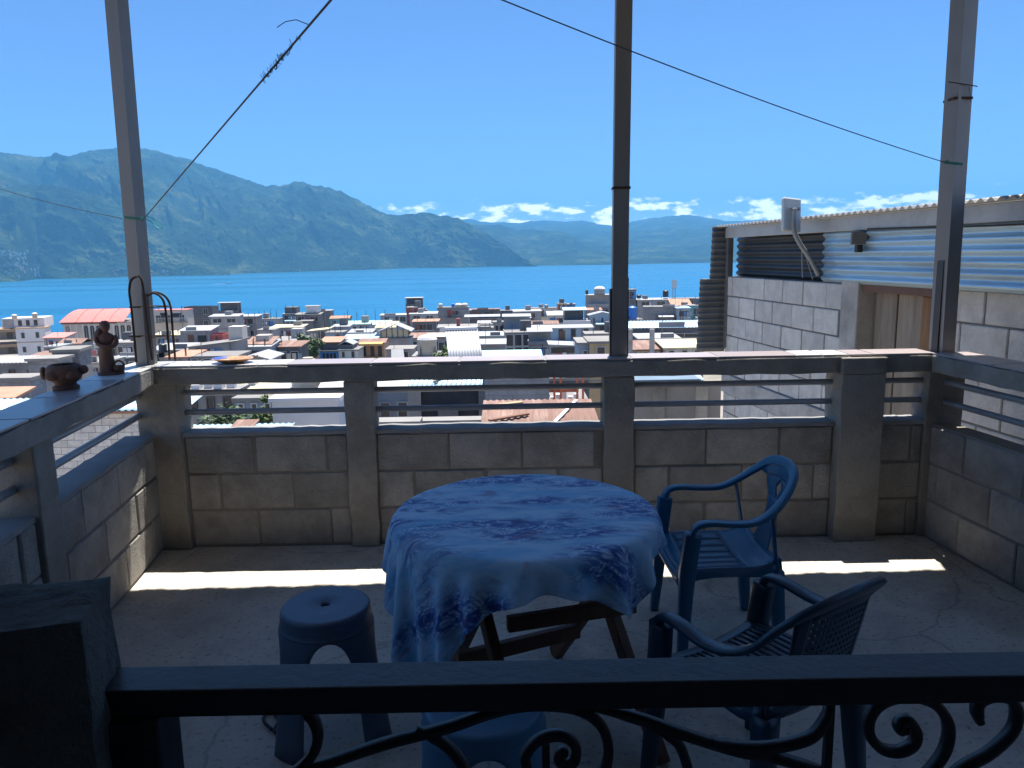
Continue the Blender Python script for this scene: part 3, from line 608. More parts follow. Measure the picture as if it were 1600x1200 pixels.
def drape():
    n = 52
    c = [np.array(p) for p in ((-.71, -.66), (.45, -.475), (.57, .56), (-.56, .56))]
    s = np.linspace(0, 1, n); U, V = np.meshgrid(s, s)
    P0 = (c[0][None, None]*((1-U)*(1-V))[..., None]+c[1][None, None]*(U*(1-V))[..., None]+c[2][None, None]*(U*V)[..., None]+c[3][None, None]*((1-U)*V)[..., None])
    P = np.zeros((n, n, 3)); P[..., :2] = P0; P[..., 2] = TZ+.012+.004*(fbm(P0[..., 0]*6, P0[..., 1]*6, 3, 5)-.5)
    Q = P.copy(); pin = np.hypot(P0[..., 0], P0[..., 1]) < .37
    cons = []
    for di, dj, st in ((0, 1, 1.), (1, 0, 1.), (1, 1, .6), (1, -1, .6), (0, 2, .25), (2, 0, .25)):
        for par in range(2 if max(abs(di), abs(dj)) == 1 else 4):
            i0 = np.arange(0, n-di); j0 = np.arange(max(0, -dj), n-max(0, dj))
            I, J = np.meshgrid(i0, j0, indexing='ij')
            step = 2 if max(abs(di), abs(dj)) == 1 else 4
            key = (I if di else J) % step
            m_ = key == par
            a = (I[m_], J[m_]); b = (I[m_]+di, J[m_]+dj)
            cons.append((a, b, np.linalg.norm(P0[a]-P0[b], axis=-1), st))
    dt = .012; gv = np.array([0, 0, -9.8])*dt*dt
    rng = np.random.RandomState(4)
    for it in range(190):
        v = (P-Q)*.965; Q = P.copy(); P = P+v+gv+rng.normal(0, .00006, P.shape)*(it < 60)
        for k in range(6):
            for a, b, L0, st in cons:
                d = P[b]-P[a]; l = np.linalg.norm(d, axis=-1)+1e-9
                q = d*((l-L0)/l*.5*st)[:, None]
                P[a] += q; P[b] -= q
            r = np.hypot(P[..., 0], P[..., 1]); R = TR+.014
            top = (r < R) & (P[..., 2] < TZ+.009) & (P[..., 2] > TZ-.05)
            pen = (R-r) < (TZ+.009-P[..., 2])
            side = top & pen & (r > R*.9)
            up = top & ~side
            Q[..., :2] = np.where(up[..., None], Q[..., :2]*.3+P[..., :2]*.7, Q[..., :2])
            P[..., 2] = np.where(up, TZ+.009, P[..., 2])
            f = np.where(side, R/np.maximum(r, 1e-6), 1.)
            P[..., 0] *= f; P[..., 1] *= f
            P[..., :2] = np.where(pin[..., None], P0, P[..., :2])
    return P, P0
CL, CL0 = drape()
g = MB(); g.grid(CL.tolist())
# pattern: waves, clouds and a darker flourish, printed in blues
cm = bpy.data.materials.new('printed_cloth'); cm.use_nodes = True; nt = cm.node_tree; L = nt.links; bs = nt.nodes['Principled BSDF']; bs.inputs['Roughness'].default_value = .72; bs.inputs['Sheen Weight'].default_value = .15
uv = N(nt, 'ShaderNodeUVMap'); uv.uv_map = 'rest'
def noise(scale, det, rot=0, st=(1, 1, 1), dist=0., loc=(0, 0, 0)):
    mp = N(nt, 'ShaderNodeMapping'); mp.inputs['Rotation'].default_value = (0, 0, rot); mp.inputs['Scale'].default_value = st; mp.inputs['Location'].default_value = loc; L.new(uv.outputs[0], mp.inputs[0])
    n_ = N(nt, 'ShaderNodeTexNoise'); n_.inputs['Scale'].default_value = scale; n_.inputs['Detail'].default_value = det; n_.inputs['Distortion'].default_value = dist; n_.inputs['Roughness'].default_value = .62; L.new(mp.outputs[0], n_.inputs['Vector']); return n_.outputs[0]
def ramp(inp, stops):
    r = N(nt, 'ShaderNodeValToRGB'); r.color_ramp.elements[0].position = stops[0][0]; r.color_ramp.elements[0].color = stops[0][1]
    r.color_ramp.elements[1].position = stops[-1][0]; r.color_ramp.elements[1].color = stops[-1][1]
    for p, c in stops[1:-1]: e_ = r.color_ramp.elements.new(p); e_.color = c
    L.new(inp, r.inputs[0]); return r.outputs[0]
def mixc(f, a, b, bt='MIX'):
    m_ = N(nt, 'ShaderNodeMixRGB', blend_type=bt)
    for i, x in ((0, f), (1, a), (2, b)):
        if hasattr(x, 'links') or hasattr(x, 'is_linked'): L.new(x, m_.inputs[i])
        else: m_.inputs[i].default_value = x
    return m_.outputs[0]
W_ = (1, 1, 1, 1); K_ = (0, 0, 0, 1)
sky_c = ramp(noise(3.2, 5, rad(-25), (1, 3.2, 1), .6), [(.3, (.13, .48, .72, 1)), (.43, (.26, .52, .76, 1)), (.55, (.50, .68, .84, 1)), (.72, (.17, .47, .70, 1))])
band = ramp(noise(2.3, 3, rad(-25), (1, 2.6, 1), .4, (.3, .12, 0)), [(.44, K_), (.56, W_)])
det = ramp(noise(11, 10, rad(-20), (1, 1.7, 1), 2.2), [(.36, (.02, .04, .18, 1)), (.46, (.035, .11, .36, 1)), (.50, (.13, .27, .56, 1)), (.57, (.48, .63, .80, 1))])
mus = N(nt, 'ShaderNodeTexVoronoi'); mus.inputs['Scale'].default_value = 11; mus.feature = 'F1'; L.new(uv.outputs[0], mus.inputs['Vector'])
curl = N(nt, 'ShaderNodeMath', operation='SINE'); cm_ = N(nt, 'ShaderNodeMath', operation='MULTIPLY'); cm_.inputs[1].default_value = 46; L.new(mus.outputs['Distance'], cm_.inputs[0]); L.new(cm_.outputs[0], curl.inputs[0])
curlf = ramp(curl.outputs[0], [(.2, K_), (.7, W_)])
det2 = mixc(curlf, det, mixc(.6, det, (.05, .13, .42, 1)))
base = mixc(band, sky_c, det2)
pk = ramp(noise(6, 4, 0, (1, 2, 1), .5, (2.1, .7, 0)), [(.60, K_), (.70, (.6, .6, .6, 1))])
base = mixc(pk, base, (.20, .10, .24, 1))
L.new(base, bs.inputs['Base Color'])
clo = g.build('tablecloth', cm, loc=TC, smooth=True, solid=.0015, subsurf=1)
uvl = clo.data.uv_layers.new(name='rest'); n_g = CL0.shape[0]; flat = CL0.reshape(-1, 2)
for lp in clo.data.loops: uvl.data[lp.index].uv = flat[lp.vertex_index]
tag(clo, 'blue and white printed cloth draped over the round table', 'tablecloth')
# a loose twisted hem tail
tl = MB(); tl.sweep(catmull([(.0, 0, 0), (.012, -.004, -.04), (.03, -.006, -.075), (.05, -.006, -.088)], 4), [.03, .026, .016, .015, .014, .013, .012, .01, .009, .008, .006, .005, .003], .006)

# ------------------------------------------------------------------ plastic chairs
def chair(name, label, cat, loc, rz, m, kind, sc=1):
    r = thing(name, label, cat, loc, rz); r.scale = (sc, sc, sc)
    for s in (-1, 1):
        g = MB(); P = catmull([(s*.275, .235, 0), (s*.262, .222, .20), (s*.252, .212, .40), (s*.256, .198, .55), (s*.262, .19, .615)], 4)
        g.sweep(P, [.038+.036*min(1, i/9) for i in range(len(P))], [.046+.012*min(1, i/8) for i in range(len(P))], (1, 0, 0), 12, sq=.4); g.build('front_leg', m, r, smooth=True)
        g = MB(); P = catmull([(s*.245, -.235, 0), (s*.232, -.215, .20), (s*.215, -.20, .41 if kind == 'A' else .47)], 5)
        g.sweep(P, [.040+.035*i/10 for i in range(len(P))], [.05+.02*i/10 for i in range(len(P))], (1, 0, 0), 12, sq=.4); g.build('back_leg', m, r, smooth=True)
    top = .845 if kind == 'A' else .85
    half = [(.262, .195, .60), (.264, .178, .645), (.266, .12, .662), (.268, .0, .655), (.262, -.09, .66), (.245, -.17, .70), (.205, -.245, .765), (.135, -.30, top-.02), (.0, -.325, top)]
    if kind == 'B': half = [(.262, .20, .595), (.264, .18, .642), (.266, .11, .648), (.268, .0, .632), (.26, -.09, .64), (.245, -.17, .68), (.215, -.24, .76), (.165, -.30, .82), (.0, -.33, top)]
    full = [Vector((-a, b, c)) for a, b, c in half]+[Vector(h) for h in half[-2::-1]]
    P = catmull(full, 6); g = MB(); ups = []
    for p in P:
        k = min(1, max(0, (-p.y-.06)/.22)); ups.append(tuple(Vector((0, k*.75, 1-k*.55)).normalized()))
    g.sweep(P, .052, .023, ups, 12, sq=.42); g.build('arm_rail', m, r, smooth=True)
    # seat
    def seat(x, y): return (.435 if kind == 'A' else .475)-.018*math.cos(min(1, abs(x)/.22)*math.pi/2)*(1 if y < .12 else 1)-.012*max(0, (y-.12)/.1)**2 + (.03*max(0, (-y-.1)/.1)**2)
    if kind == 'A': n, gap, y0, y1 = 6, .008, -.07, .17
    else: n, gap, y0, y1 = 16, .0095, -.17, .18
    ws = .43/n
    for k in range(n):
        xa = -.215+k*ws+gap/2; xb = xa+ws-gap
        g = MB(); pts = []
        for y in np.linspace(y0, y1, 9): pts.append([(x, y, seat(x, y)) for x in np.linspace(xa, xb, 4)])
        g.grid(pts); g.build('slat', m, r, smooth=True, solid=.007)
    for ya, yb in ((y1-.004, .235), (-.215, y0+.004)):
        g = MB(); g.grid([[(x, y, seat(x, y)-(.0 if y < .225 else .006)) for x in np.linspace(-.235, .235, 20)] for y in np.linspace(ya, yb, 6)]); g.build('seat_band', m, r, smooth=True, solid=.007)
    g = MB(); rim = []
    for y in np.linspace(-.21, .235, 12):
        rim.append(y)
    for s in (-1, 1):
        g.grid([[(s*.213, y, seat(.213, y)), (s*.235, y, seat(.235, y)+.002), (s*.242, y, seat(.235, y)-.035), (s*.243, y, seat(.235, y)-.055+.02*math.sin((y+.21)/.445*math.pi))] for y in rim])
    xs_ = np.linspace(-.24, .24, 16)
    g.grid([[(x, .235, seat(x, .235)-.004), (x, .246, seat(x, .235)-.03), (x, .246, seat(x, .235)-.055-.0+.02*math.cos(x/.24*math.pi/2))] for x in xs_])
    g.grid([[(x, -.215, seat(x, -.215)), (x, -.222, seat(x, -.215)-.05+.02*math.cos(x/.24*math.pi/2))] for x in xs_])
    g.build('seat_skirt', m, r, smooth=True, solid=.006)
    # back
    def bp_(x, t):   # t 0 at seat, 1 at top rim
        y = -.205-.115*t**.9+ .06*(abs(x)/.2)**2*(.4+.6*t); z = .43+(top-.43)*t-.05*(abs(x)/.2)**2*t; return (x, y, z)
    if kind == 'A':
        hw = lambda t: .105-.045*math.sin(min(1, t/.75)*math.pi)+.03*max(0, (t-.6)/.4)
        g = MB()
        for ta, tb_ in ((0, .60),):
            g.grid([[bp_(x*hw(t), t) for x in np.linspace(-1, 1, 9)] for t in np.linspace(ta, tb_, 12)])
        def hole(t): return max(0, .032*(1-abs((t-.71)/.11)))
        for s in (-1, 1):
            g.grid([[bp_(s*(hole(t)+(hw(t)-hole(t))*q), t) for q in np.linspace(0, 1, 6)] for t in np.linspace(.60, .82, 9)])
        g.grid([[bp_(x*(hw(t)+.10*max(0, (t-.82)/.17)), t) for x in np.linspace(-1, 1, 11)] for t in np.linspace(.82, .985, 6)])
        g.build('back_splat', m, r, smooth=True, solid=.008)
        for s in (-1, 1):
            g = MB(); g.sweep(catmull([(s*.225, -.20, .44), (s*.235, -.185, .55), (s*.243, -.165, .68)], 4), .04, .012, (0, 1, 0), 8); g.build('back_strut', m, r, smooth=True)
    else:
        g = MB(); nu, nv = 13, 13; xs2 = np.linspace(-.135, .135, nu+1); ts = np.linspace(.12, .86, nv+1)
        for i in range(nv):
            for j in range(nu):
                a = [bp_(xs2[j], ts[i]), bp_(xs2[j+1], ts[i]), bp_(xs2[j+1], ts[i+1]), bp_(xs2[j], ts[i+1])]
                c = sum((Vector(q) for q in a), Vector())/4
                b = [tuple(c+(Vector(q)-c)*.55) for q in a]
                # alternate round-ish holes
                g.add(a+b, [(0, 1, 5, 4), (1, 2, 6, 5), (2, 3, 7, 6), (3, 0, 4, 7)])
        g.build('back_lattice', m, r, solid=.007)
        g = MB()
        for s in (-1, 1): g.grid([[bp_(s*x, t) for x in np.linspace(.134, .185-.03*(1-t), 5)] for t in np.linspace(.0, .95, 12)])
        g.grid([[bp_(x, t) for x in np.linspace(-.135, .135, 13)] for t in np.linspace(.859, .985, 5)])
        g.grid([[bp_(x, t) for x in np.linspace(-.135, .135, 13)] for t in np.linspace(0, .121, 4)])
        g.build('back_frame', m, r, smooth=True, solid=.01)
    return r
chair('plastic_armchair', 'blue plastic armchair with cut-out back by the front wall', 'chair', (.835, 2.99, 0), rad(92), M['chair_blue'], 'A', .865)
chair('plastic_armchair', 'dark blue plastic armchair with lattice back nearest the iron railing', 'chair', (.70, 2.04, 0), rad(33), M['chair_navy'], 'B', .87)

# ------------------------------------------------------------------ stools
def stool(label, loc, m, R=.150, H=.45, rz=0):
    r = thing('plastic_stool', label, 'stool', loc, rz)
    g = MB(); prof = [(.016, H-.012), (.016, H-.004), (.02, H), (R*.6, H+.001), (R-.016, H), (R-.012, H), (R-.006, H-.0015), (R-.001, H-.006), (R, H-.011), (R+.0004, H-.015), (R+.003, H-.044), (R+.0033, H-.046), (R+.0045, H-.047), (R+.005, H-.05)]
    g.lathe(prof, 48, cap=False); autosmooth(recalc(g.build('seat', m, r, solid=.004)), 50)
    rim_z = H-.05; 
    def rad_at(z): return R+.005+(.062)*((rim_z-z)/rim_z)
    za = .385
    g = MB()
    g.grid([[(rad_at(z)*math.cos(t), rad_at(z)*math.sin(t), z) for t in np.linspace(0, 2*math.pi, 49)] for z in np.linspace(rim_z, za+.0, 3)])
    g.build('skirt', m, r, smooth=True, solid=.004)
    for q in range(4):
        g = MB(); rows = []
        for z in [za*(1-(q_/16)**2.2) for q_ in range(17)]:
            w = 28*max(0, 1-(z/za)**6)**.5 if z < za else 0
            a0 = q*90-45+w; a1 = q*90+45-w
            rr_ = rad_at(z)+.012*max(0, (z-.0))*0
            rows.append([(rr_*math.cos(rad(a)), rr_*math.sin(rad(a)), z) for a in np.linspace(a0, a1, 9)])
        g.grid(rows); g.build('leg', m, r, smooth=True, solid=.006)
    return r
stool('grey blue round plastic stool with centre hole left of the table', (-.635, 2.385, 0), M['stool_blue'], .146, .45, rad(60))
stool('blue green round plastic stool behind the iron scrollwork', (-.09, 1.825, 0), M['stool_teal'], .155, .44, rad(50))

# ------------------------------------------------------------------ foreground pillar and railing
bm = bmesh.new(); bmesh.ops.create_cube(bm, size=1); bmesh.ops.subdivide_edges(bm, edges=bm.edges[:], cuts=22, use_grid_fill=True)
from mathutils import noise as mn
for v in bm.verts:
    p = Vector((v.co.x*.62, v.co.y*.16, v.co.z*1.1)); c = 1.0
    edge = (abs(v.co.x) > .49)+(abs(v.co.y) > .49)+(abs(v.co.z) > .49)
    q = p+Vector((3, 1, 2)); dn = mn.fractal(q*9, 1, 2, 4)*.007 + mn.fractal(q*26, 1, 2, 3)*.005
    sh = (edge-1)*-.003
    nrm = Vector((v.co.x*(abs(v.co.x) > .49), v.co.y*(abs(v.co.y) > .49), v.co.z*(abs(v.co.z) > .49))).normalized() if edge else Vector()
    v.co = p+nrm*(dn+sh)
me = bpy.data.meshes.new('stone_pillar'); bm.to_mesh(me); bm.free(); me.materials.append(M['stone']); me.polygons.foreach_set('use_smooth', [True]*len(me.polygons))
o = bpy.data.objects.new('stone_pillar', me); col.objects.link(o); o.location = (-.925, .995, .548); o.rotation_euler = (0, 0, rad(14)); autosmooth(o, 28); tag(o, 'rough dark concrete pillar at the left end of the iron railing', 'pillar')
ir = thing('iron_railing', 'black wrought iron railing with scrolls across the foreground', 'railing', (0, 1.09, 0))
MB().box(-.66, 1.6, 1.058, 1.130, .905, .950).build('top_bar', M['iron'], ir, world=True, bevel=.003)
MB().box(-.66, 1.6, 1.075, 1.115, .10, .13).build('bottom_bar', M['iron'], ir, world=True, bevel=.003)
RY = 1.095
MB().box(-.665, -.545, 1.05, 1.125, 0, .903).build('end_post', M['iron'], ir, world=True, bevel=.004)
MB().box(1.56, 1.62, 1.06, 1.125, 0, .903).build('end_post', M['iron'], ir, world=True, bevel=.004)
SC = [[(470, 1104), (490, 1125), (497, 1150), (489, 1178), (465, 1203), (430, 1230), (405, 1270), (420, 1310), (460, 1320), (480, 1295), (465, 1275)],
      [(380, 1260), (440, 1222), (505, 1195), (600, 1162), (700, 1136), (770, 1112), (830, 1101), (897, 1106), (935, 1128), (950, 1163), (946, 1200), (925, 1250), (880, 1290), (850, 1330)],
      [(760, 1330), (800, 1260), (822, 1205), (821, 1182), (835, 1160), (860, 1149), (886, 1151), (900, 1168), (897, 1188), (883, 1194), (873, 1186), (878, 1175), (886, 1177)],
      [(925, 1102), (1009, 1126), (1066, 1146), (1150, 1172), (1206, 1182), (1276, 1203), (1360, 1240), (1440, 1300)],
      [(1110, 1158), (1150, 1167), (1206, 1167), (1262, 1154), (1286, 1130), (1295, 1106)],
      [(1020, 1134), (1055, 1156), (1070, 1185), (1074, 1215), (1060, 1260), (1010, 1290), (980, 1260), (1000, 1235)],
      [(650, 1140), (690, 1158), (720, 1190), (730, 1230), (700, 1280)],
      [(1417, 1139), (1405, 1139), (1406, 1129), (1420, 1126), (1431, 1143), (1426, 1163), (1403, 1174), (1375, 1168), (1358, 1146), (1358, 1121), (1375, 1099), (1408, 1088), (1445, 1092), (1471, 1110), (1482, 1137), (1476, 1171), (1454, 1203), (1410, 1250), (1380, 1320)],
      [(1530, 1128), (1526, 1112), (1530, 1096), (1552, 1087), (1578, 1092), (1588, 1112), (1580, 1143), (1544, 1177), (1495, 1206), (1450, 1260), (1440, 1330)]]
for L_ in SC:
    P = catmull([at_y(a, b, RY) for a, b in L_], 6); g = MB(); w = .0165
    n = len(P); W = [w*(1 if 3 < i < n-4 else .75) for i in range(n)]
    g.sweep(P, .022, W, (0, 1, 0) if 0 else [(0, 0, 1)]*n, 8, sq=.5) if 0 else g.sweep(P, W, .020, [(0, 1, 0)]*n, 8, sq=.5)
    g.build('scroll', M['iron'], ir, world=True, smooth=True)
for px in (1297, 852):
    a = at_y(px, 1100, RY); MB().box(a.x-.006, a.x+.006, RY-.006, RY+.006, .13, .905 if px > 1000 else at_y(px, 1160, RY).z).build('baluster', M['iron'], ir, world=True)
ho = MB(); ho.tube(catmull([at_z(a, b, .01) for a, b in ((425, 1140), (412, 1125), (420, 1110), (435, 1125), (428, 1142), (440, 1145))], 5), .006, 6)
tag(ho.build('cable_loop', M['black_plastic'], smooth=True), 'short black cable loop on the floor by the grey stool', 'cable')

# ------------------------------------------------------------------ neighbour building on the right
NU = Vector((.119, -1, 0)).normalized(); NN = Vector((NU.y, -NU.x, 0))          # along the wall towards the viewer; outward (to the left)
NP0 = Vector((2.24-.119*.12, 7.92, 0))
def ns(y): return (7.92-y)/abs(NU.y)
def npt(s, d, z): return NP0+NU*s-NN*d+Vector((0, 0, z))
nb = thing('neighbour_building', 'grey block building with corrugated metal upper wall at right', 'building', (2.6, 6, -6))
def slab(a, b, d0, d1, z0, z1, nm, m, bevel=0, parent=None):
    return MB().hexa([npt(a, d0, z0), npt(b, d0, z0), npt(b, d1, z0), npt(a, d1, z0), npt(a, d0, z1), npt(b, d0, z1), npt(b, d1, z1), npt(a, d1, z1)]).build(nm, m, parent or nb, world=True, bevel=bevel)
S1 = ns(5.74); S2 = ns(5.52); S3 = ns(4.72); SE = ns(1.6)
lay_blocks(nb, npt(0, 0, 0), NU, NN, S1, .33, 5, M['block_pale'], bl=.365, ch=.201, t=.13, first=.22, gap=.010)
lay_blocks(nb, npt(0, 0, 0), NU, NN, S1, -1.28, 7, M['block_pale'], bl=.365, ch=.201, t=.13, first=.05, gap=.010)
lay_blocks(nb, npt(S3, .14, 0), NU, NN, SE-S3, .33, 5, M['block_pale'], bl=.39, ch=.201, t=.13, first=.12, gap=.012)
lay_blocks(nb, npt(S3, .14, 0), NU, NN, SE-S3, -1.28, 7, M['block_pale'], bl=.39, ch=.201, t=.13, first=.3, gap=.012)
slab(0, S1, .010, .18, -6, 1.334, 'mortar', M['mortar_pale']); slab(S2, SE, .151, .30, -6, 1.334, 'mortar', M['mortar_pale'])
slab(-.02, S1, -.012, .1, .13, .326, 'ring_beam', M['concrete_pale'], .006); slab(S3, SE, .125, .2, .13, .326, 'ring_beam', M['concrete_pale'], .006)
slab(S1, S2, -.006, .29, -6, 1.36, 'pier', M['concrete_pale'], .01)
slab(S2+.02, S3, .02, .16, 1.285, 1.345, 'lintel', M['wood_dark'], .005)
bw = (S3-S2-.03)/3
for k, (m_, dz) in enumerate((('wood', 0), ('wood', .0), ('wood_orange', .01))):
    slab(S2+.02+k*bw+.004, S2+.02+(k+1)*bw-.004, .12+.008*(k % 2), .15, -1.2, 1.283-dz, 'door_board', M[m_], .003)
def corr(s0, s1, z0, z1, d, amp, pitch, nm, m, parent=None, nseg=8):
    g = MB(); rows = []
    k = int((z1-z0)/pitch*8)
    for i in range(k+1):
        z = z0+(z1-z0)*i/k; rows.append([npt(s0+(s1-s0)*j/nseg, d+amp*math.sin(2*math.pi*z/pitch)+.003*math.sin(j*2.1), z) for j in range(nseg+1)])
    return g.grid(rows).build(nm, m, parent or nb, world=True, smooth=True, solid=.0015)
corr(ns(6.03), SE, 1.337, 1.742, .0, .012, .066, 'wall_sheet', M['zinc_blue'], nseg=24)
corr(.06, ns(6.03)+.05, 1.337, 1.74, .09, .012, .066, 'wall_sheet', M['zinc_dark'], nseg=10)  # old black paint, its dark tone also painting in the recess shade
slab(.02, SE, -.03, .03, 1.72, 1.822, 'fascia', M['fascia'], .004); slab(.0, .05, -.01, .05, .6, 1.72, 'corner_tube', M['zinc_grey'], .003)
g = MB(); pts = []
nn = 900
for fd in (-.10, .4, 2.6):
    pts.append([npt(SE*k/nn-.05, fd, 1.838+.05*(fd+.1)/1+.011*math.sin(SE*k/nn*2*math.pi/.076)) for k in range(nn+1)])
g.grid(pts).build('roof_sheet', M['zinc'], nb, world=True, smooth=True, solid=.002)
for (xa, xb, za, zb) in ((2.075, 2.235, 1.30, 1.835), (1.965, 2.24, .55, 1.31)):
    g = MB(); rows = []; k = int((zb-za)/.06*8)
    for i in range(k+1):
        z = za+(zb-za)*i/k; sk = .03*(zb-z)
        rows.append([(xa-sk+(xb-xa+sk)*j/4, 7.93+(.02 if za < 1 else 0)+.012*math.sin(2*math.pi*z/.06), z) for j in range(5)])
    g.grid(rows).build('end_sheet', M['zinc_grey'], nb, world=True, smooth=True, solid=.0015)
g = MB(); g.tube([npt(s, -.034, 1.712-.012*math.sin(s*2)) for s in np.linspace(ns(5.4), SE, 20)], .006, 6); g.build('cable', M['black_plastic'], nb, world=True)
# far end wall below the eye line
bw_ = thing('yard_wall', 'grey stained concrete wall closing the yard behind the parapet', 'wall', (1.6, 8.3, -6))
MB().box(1.06, 2.3, 8.25, 8.4, -6, .16).build('wall', mat('stained_wall', (.40, .38, .36), .9, var=.3, scale=3, dirt=(.2, .18, .16), dirt_amt=.6, dirt_scale=2, stretch=(1, 1, .4)), bw_, world=True)
for xa in (1.10, 1.55, 2.02): MB().box(xa, xa+.13, 8.22, 8.27, -6, .17).build('column', M['concrete_pale'], bw_, world=True, bevel=.005)
MB().box(1.04, 2.05, 8.15, 8.5, .19, .225).build('coping', mat('blue_grey_sheet', (.16, .22, .28), .5, .3), bw_, world=True)
an = thing('panel_antenna', 'white panel antenna on a bent pipe above the corrugated wall', 'antenna', at_y(1280, 432, 6.2))
g = MB(); c = at_y(1236, 336, 6.12); g.box(-.078, .078, -.022, .022, -.135, .135); o = g.build('panel', M['white_pvc'], an, bevel=.015); o.location = c-an.location; o.rotation_euler = (rad(-12), rad(6), rad(12))
g = MB(); g.tube(catmull(pxs([(1242, 325), (1240, 350), (1242, 365), (1252, 384), (1265, 403), (1279, 430)], 6.05), 6), .0185, 10); g.build('pipe', M['grey_pipe'], an, world=True, smooth=True)
for L_ in ([(1253, 388), (1254, 434)], [(1257, 392), (1270, 436)]):
    g = MB(); g.tube(pxs(L_, 6.1), .005, 6); g.build('strut', M['grey_pipe'], an, world=True)
g = MB(); a = at_y(1242, 327, 6.07); g.box(-.035, .035, -.02, .02, -.012, .012); o = g.build('bracket', M['grey_pipe'], an); o.location = a-an.location
fl = thing('floodlight', 'small dark floodlight under the corrugated roof edge', 'lamp', at_y(1343, 372, 5.5))
g = MB(); g.box(-.055, .05, -.04, .05, -.045, .045); o = g.build('housing', M['zinc_grey'], fl, bevel=.006); o.rotation_euler = (0, 0, rad(-20))
g = MB(); g.box(-.02, .02, -.02, .03, -.10, -.046); g.build('bracket', M['black_plastic'], fl, bevel=.004)

# ------------------------------------------------------------------ the town
BR = (.42, .21, .012, .62)
TW = dict(
 block=mat('wall_block', (.30, .295, .30), .92, var=.22, scale=.8, bump=0, brick=BR, dirt=(.15, .145, .145), dirt_amt=.55, dirt_scale=.5, rnd=.18),
 grey=mat('wall_grey', (.33, .32, .315), .92, var=.2, scale=.6, bump=0, dirt=(.17, .16, .155), dirt_amt=.55, dirt_scale=.5, rnd=.2),
 dark=mat('wall_dark', (.15, .145, .15), .92, var=.25, scale=.8, bump=0, dirt=(.06, .06, .06), dirt_amt=.5, rnd=.15),
 white=mat('wall_white', (.72, .70, .70), .85, var=.08, scale=.5, bump=0, dirt=(.5, .47, .44), dirt_amt=.35, dirt_scale=.4, rnd=.05),
 cream=mat('wall_cream', (.58, .53, .46), .85, var=.12, scale=.5, bump=0, dirt=(.38, .34, .3), dirt_amt=.4, dirt_scale=.4, rnd=.06),
 tan=mat('wall_tan', (.48, .36, .20), .85, var=.12, scale=.5, bump=0, dirt=(.33, .26, .17), dirt_amt=.4, dirt_scale=.4),
 teal=mat('wall_teal', (.10, .36, .38), .8, var=.12, scale=.6, bump=0, dirt=(.2, .35, .35), dirt_amt=.4),
 bluew=mat('wall_blue', (.07, .22, .52), .8, var=.12, scale=.6, bump=0),
 bluegrey=mat('wall_blue_grey', (.30, .36, .43), .85, var=.12, scale=.6, bump=0, dirt=(.2, .23, .26), dirt_amt=.4),
 redw=mat('wall_red', (.36, .09, .075), .85, var=.15, scale=.6, bump=0),
 orangew=mat('wall_orange', (.55, .34, .2), .85, var=.15, scale=.6, bump=0),
 band=mat('band_brown', (.36, .24, .15), .85, var=.1, scale=.6, bump=0),
 shade_paint=mat('painted_interior_shade', (.035, .035, .04), .95, var=.3, bump=0),  # near-black colour paints the shade of an open interior onto solid walls
 slab=mat('slab_concrete', (.25, .24, .23), .9, var=.25, scale=.5, bump=0, dirt=(.22, .2, .19), dirt_amt=.6, dirt_scale=.6, rnd=.12),
 sheet=mat('roof_white_sheet', (.43, .44, .45), .45, .25, var=.1, scale=.4, bump=0, dirt=(.45, .4, .36), dirt_amt=.45, dirt_scale=.5, stretch=(3, .3, 1), rnd=.08),
 sheet_blue=mat('roof_blue_sheet', (.38, .56, .68), .45, .25, var=.1, scale=.4, bump=0, dirt=(.5, .52, .52), dirt_amt=.4, stretch=(3, .3, 1)),
 sheet_teal=mat('roof_teal_sheet', (.34, .62, .60), .55, 0, var=.1, scale=.4, bump=0, dirt=(.5, .58, .56), dirt_amt=.4, stretch=(3, .3, 1)),
 sheet_yellow=mat('roof_yellow_sheet', (.62, .55, .34), .6, 0, var=.1, scale=.5, bump=0),
 rust=mat('roof_rust', (.22, .125, .095), .8, .1, var=.25, scale=.7, bump=0, dirt=(.45, .33, .28), dirt_amt=.6, dirt_scale=.8, stretch=(3, .3, 1)),
 terracotta=mat('roof_terracotta', (.40, .21, .14), .85, var=.18, scale=1, bump=0, dirt=(.55, .36, .28), dirt_amt=.4),
 pink=mat('roof_pink', (.62, .21, .185), .6, var=.08, scale=.4, bump=0, dirt=(.6, .3, .27), dirt_amt=.4),
 awning=mat('awning_orange', (.72, .42, .14), .7, var=.08, scale=.4, bump=0),
 glass=mat('window_glass', (.02, .025, .032), .15, var=.2, scale=.5, bump=0, spec=.6),
 frame=mat('window_frame', (.5, .5, .5), .6, var=.1, bump=0), frame_dark=mat('window_frame_dark', (.10, .08, .07), .6, var=.1, bump=0),
 post=mat('post_steel', (.22, .2, .18), .6, .2, var=.2, bump=0), brown=mat('brown_wood', (.17, .085, .05), .8, var=.25, scale=2, bump=0),
 tankb=mat('tank_black', (.02, .022, .028), .45, var=.1, bump=0), tankbeige=mat('tank_beige', (.55, .47, .36), .6, var=.08, bump=0), tankblue=mat('tank_blue', (.02, .16, .55), .45, var=.08, bump=0), tankgrey=mat('tank_grey', (.35, .34, .32), .7, var=.15, bump=0),
 orange_steel=mat('orange_steel', (.58, .15, .07), .6, var=.1, bump=0),
)
HS = {}
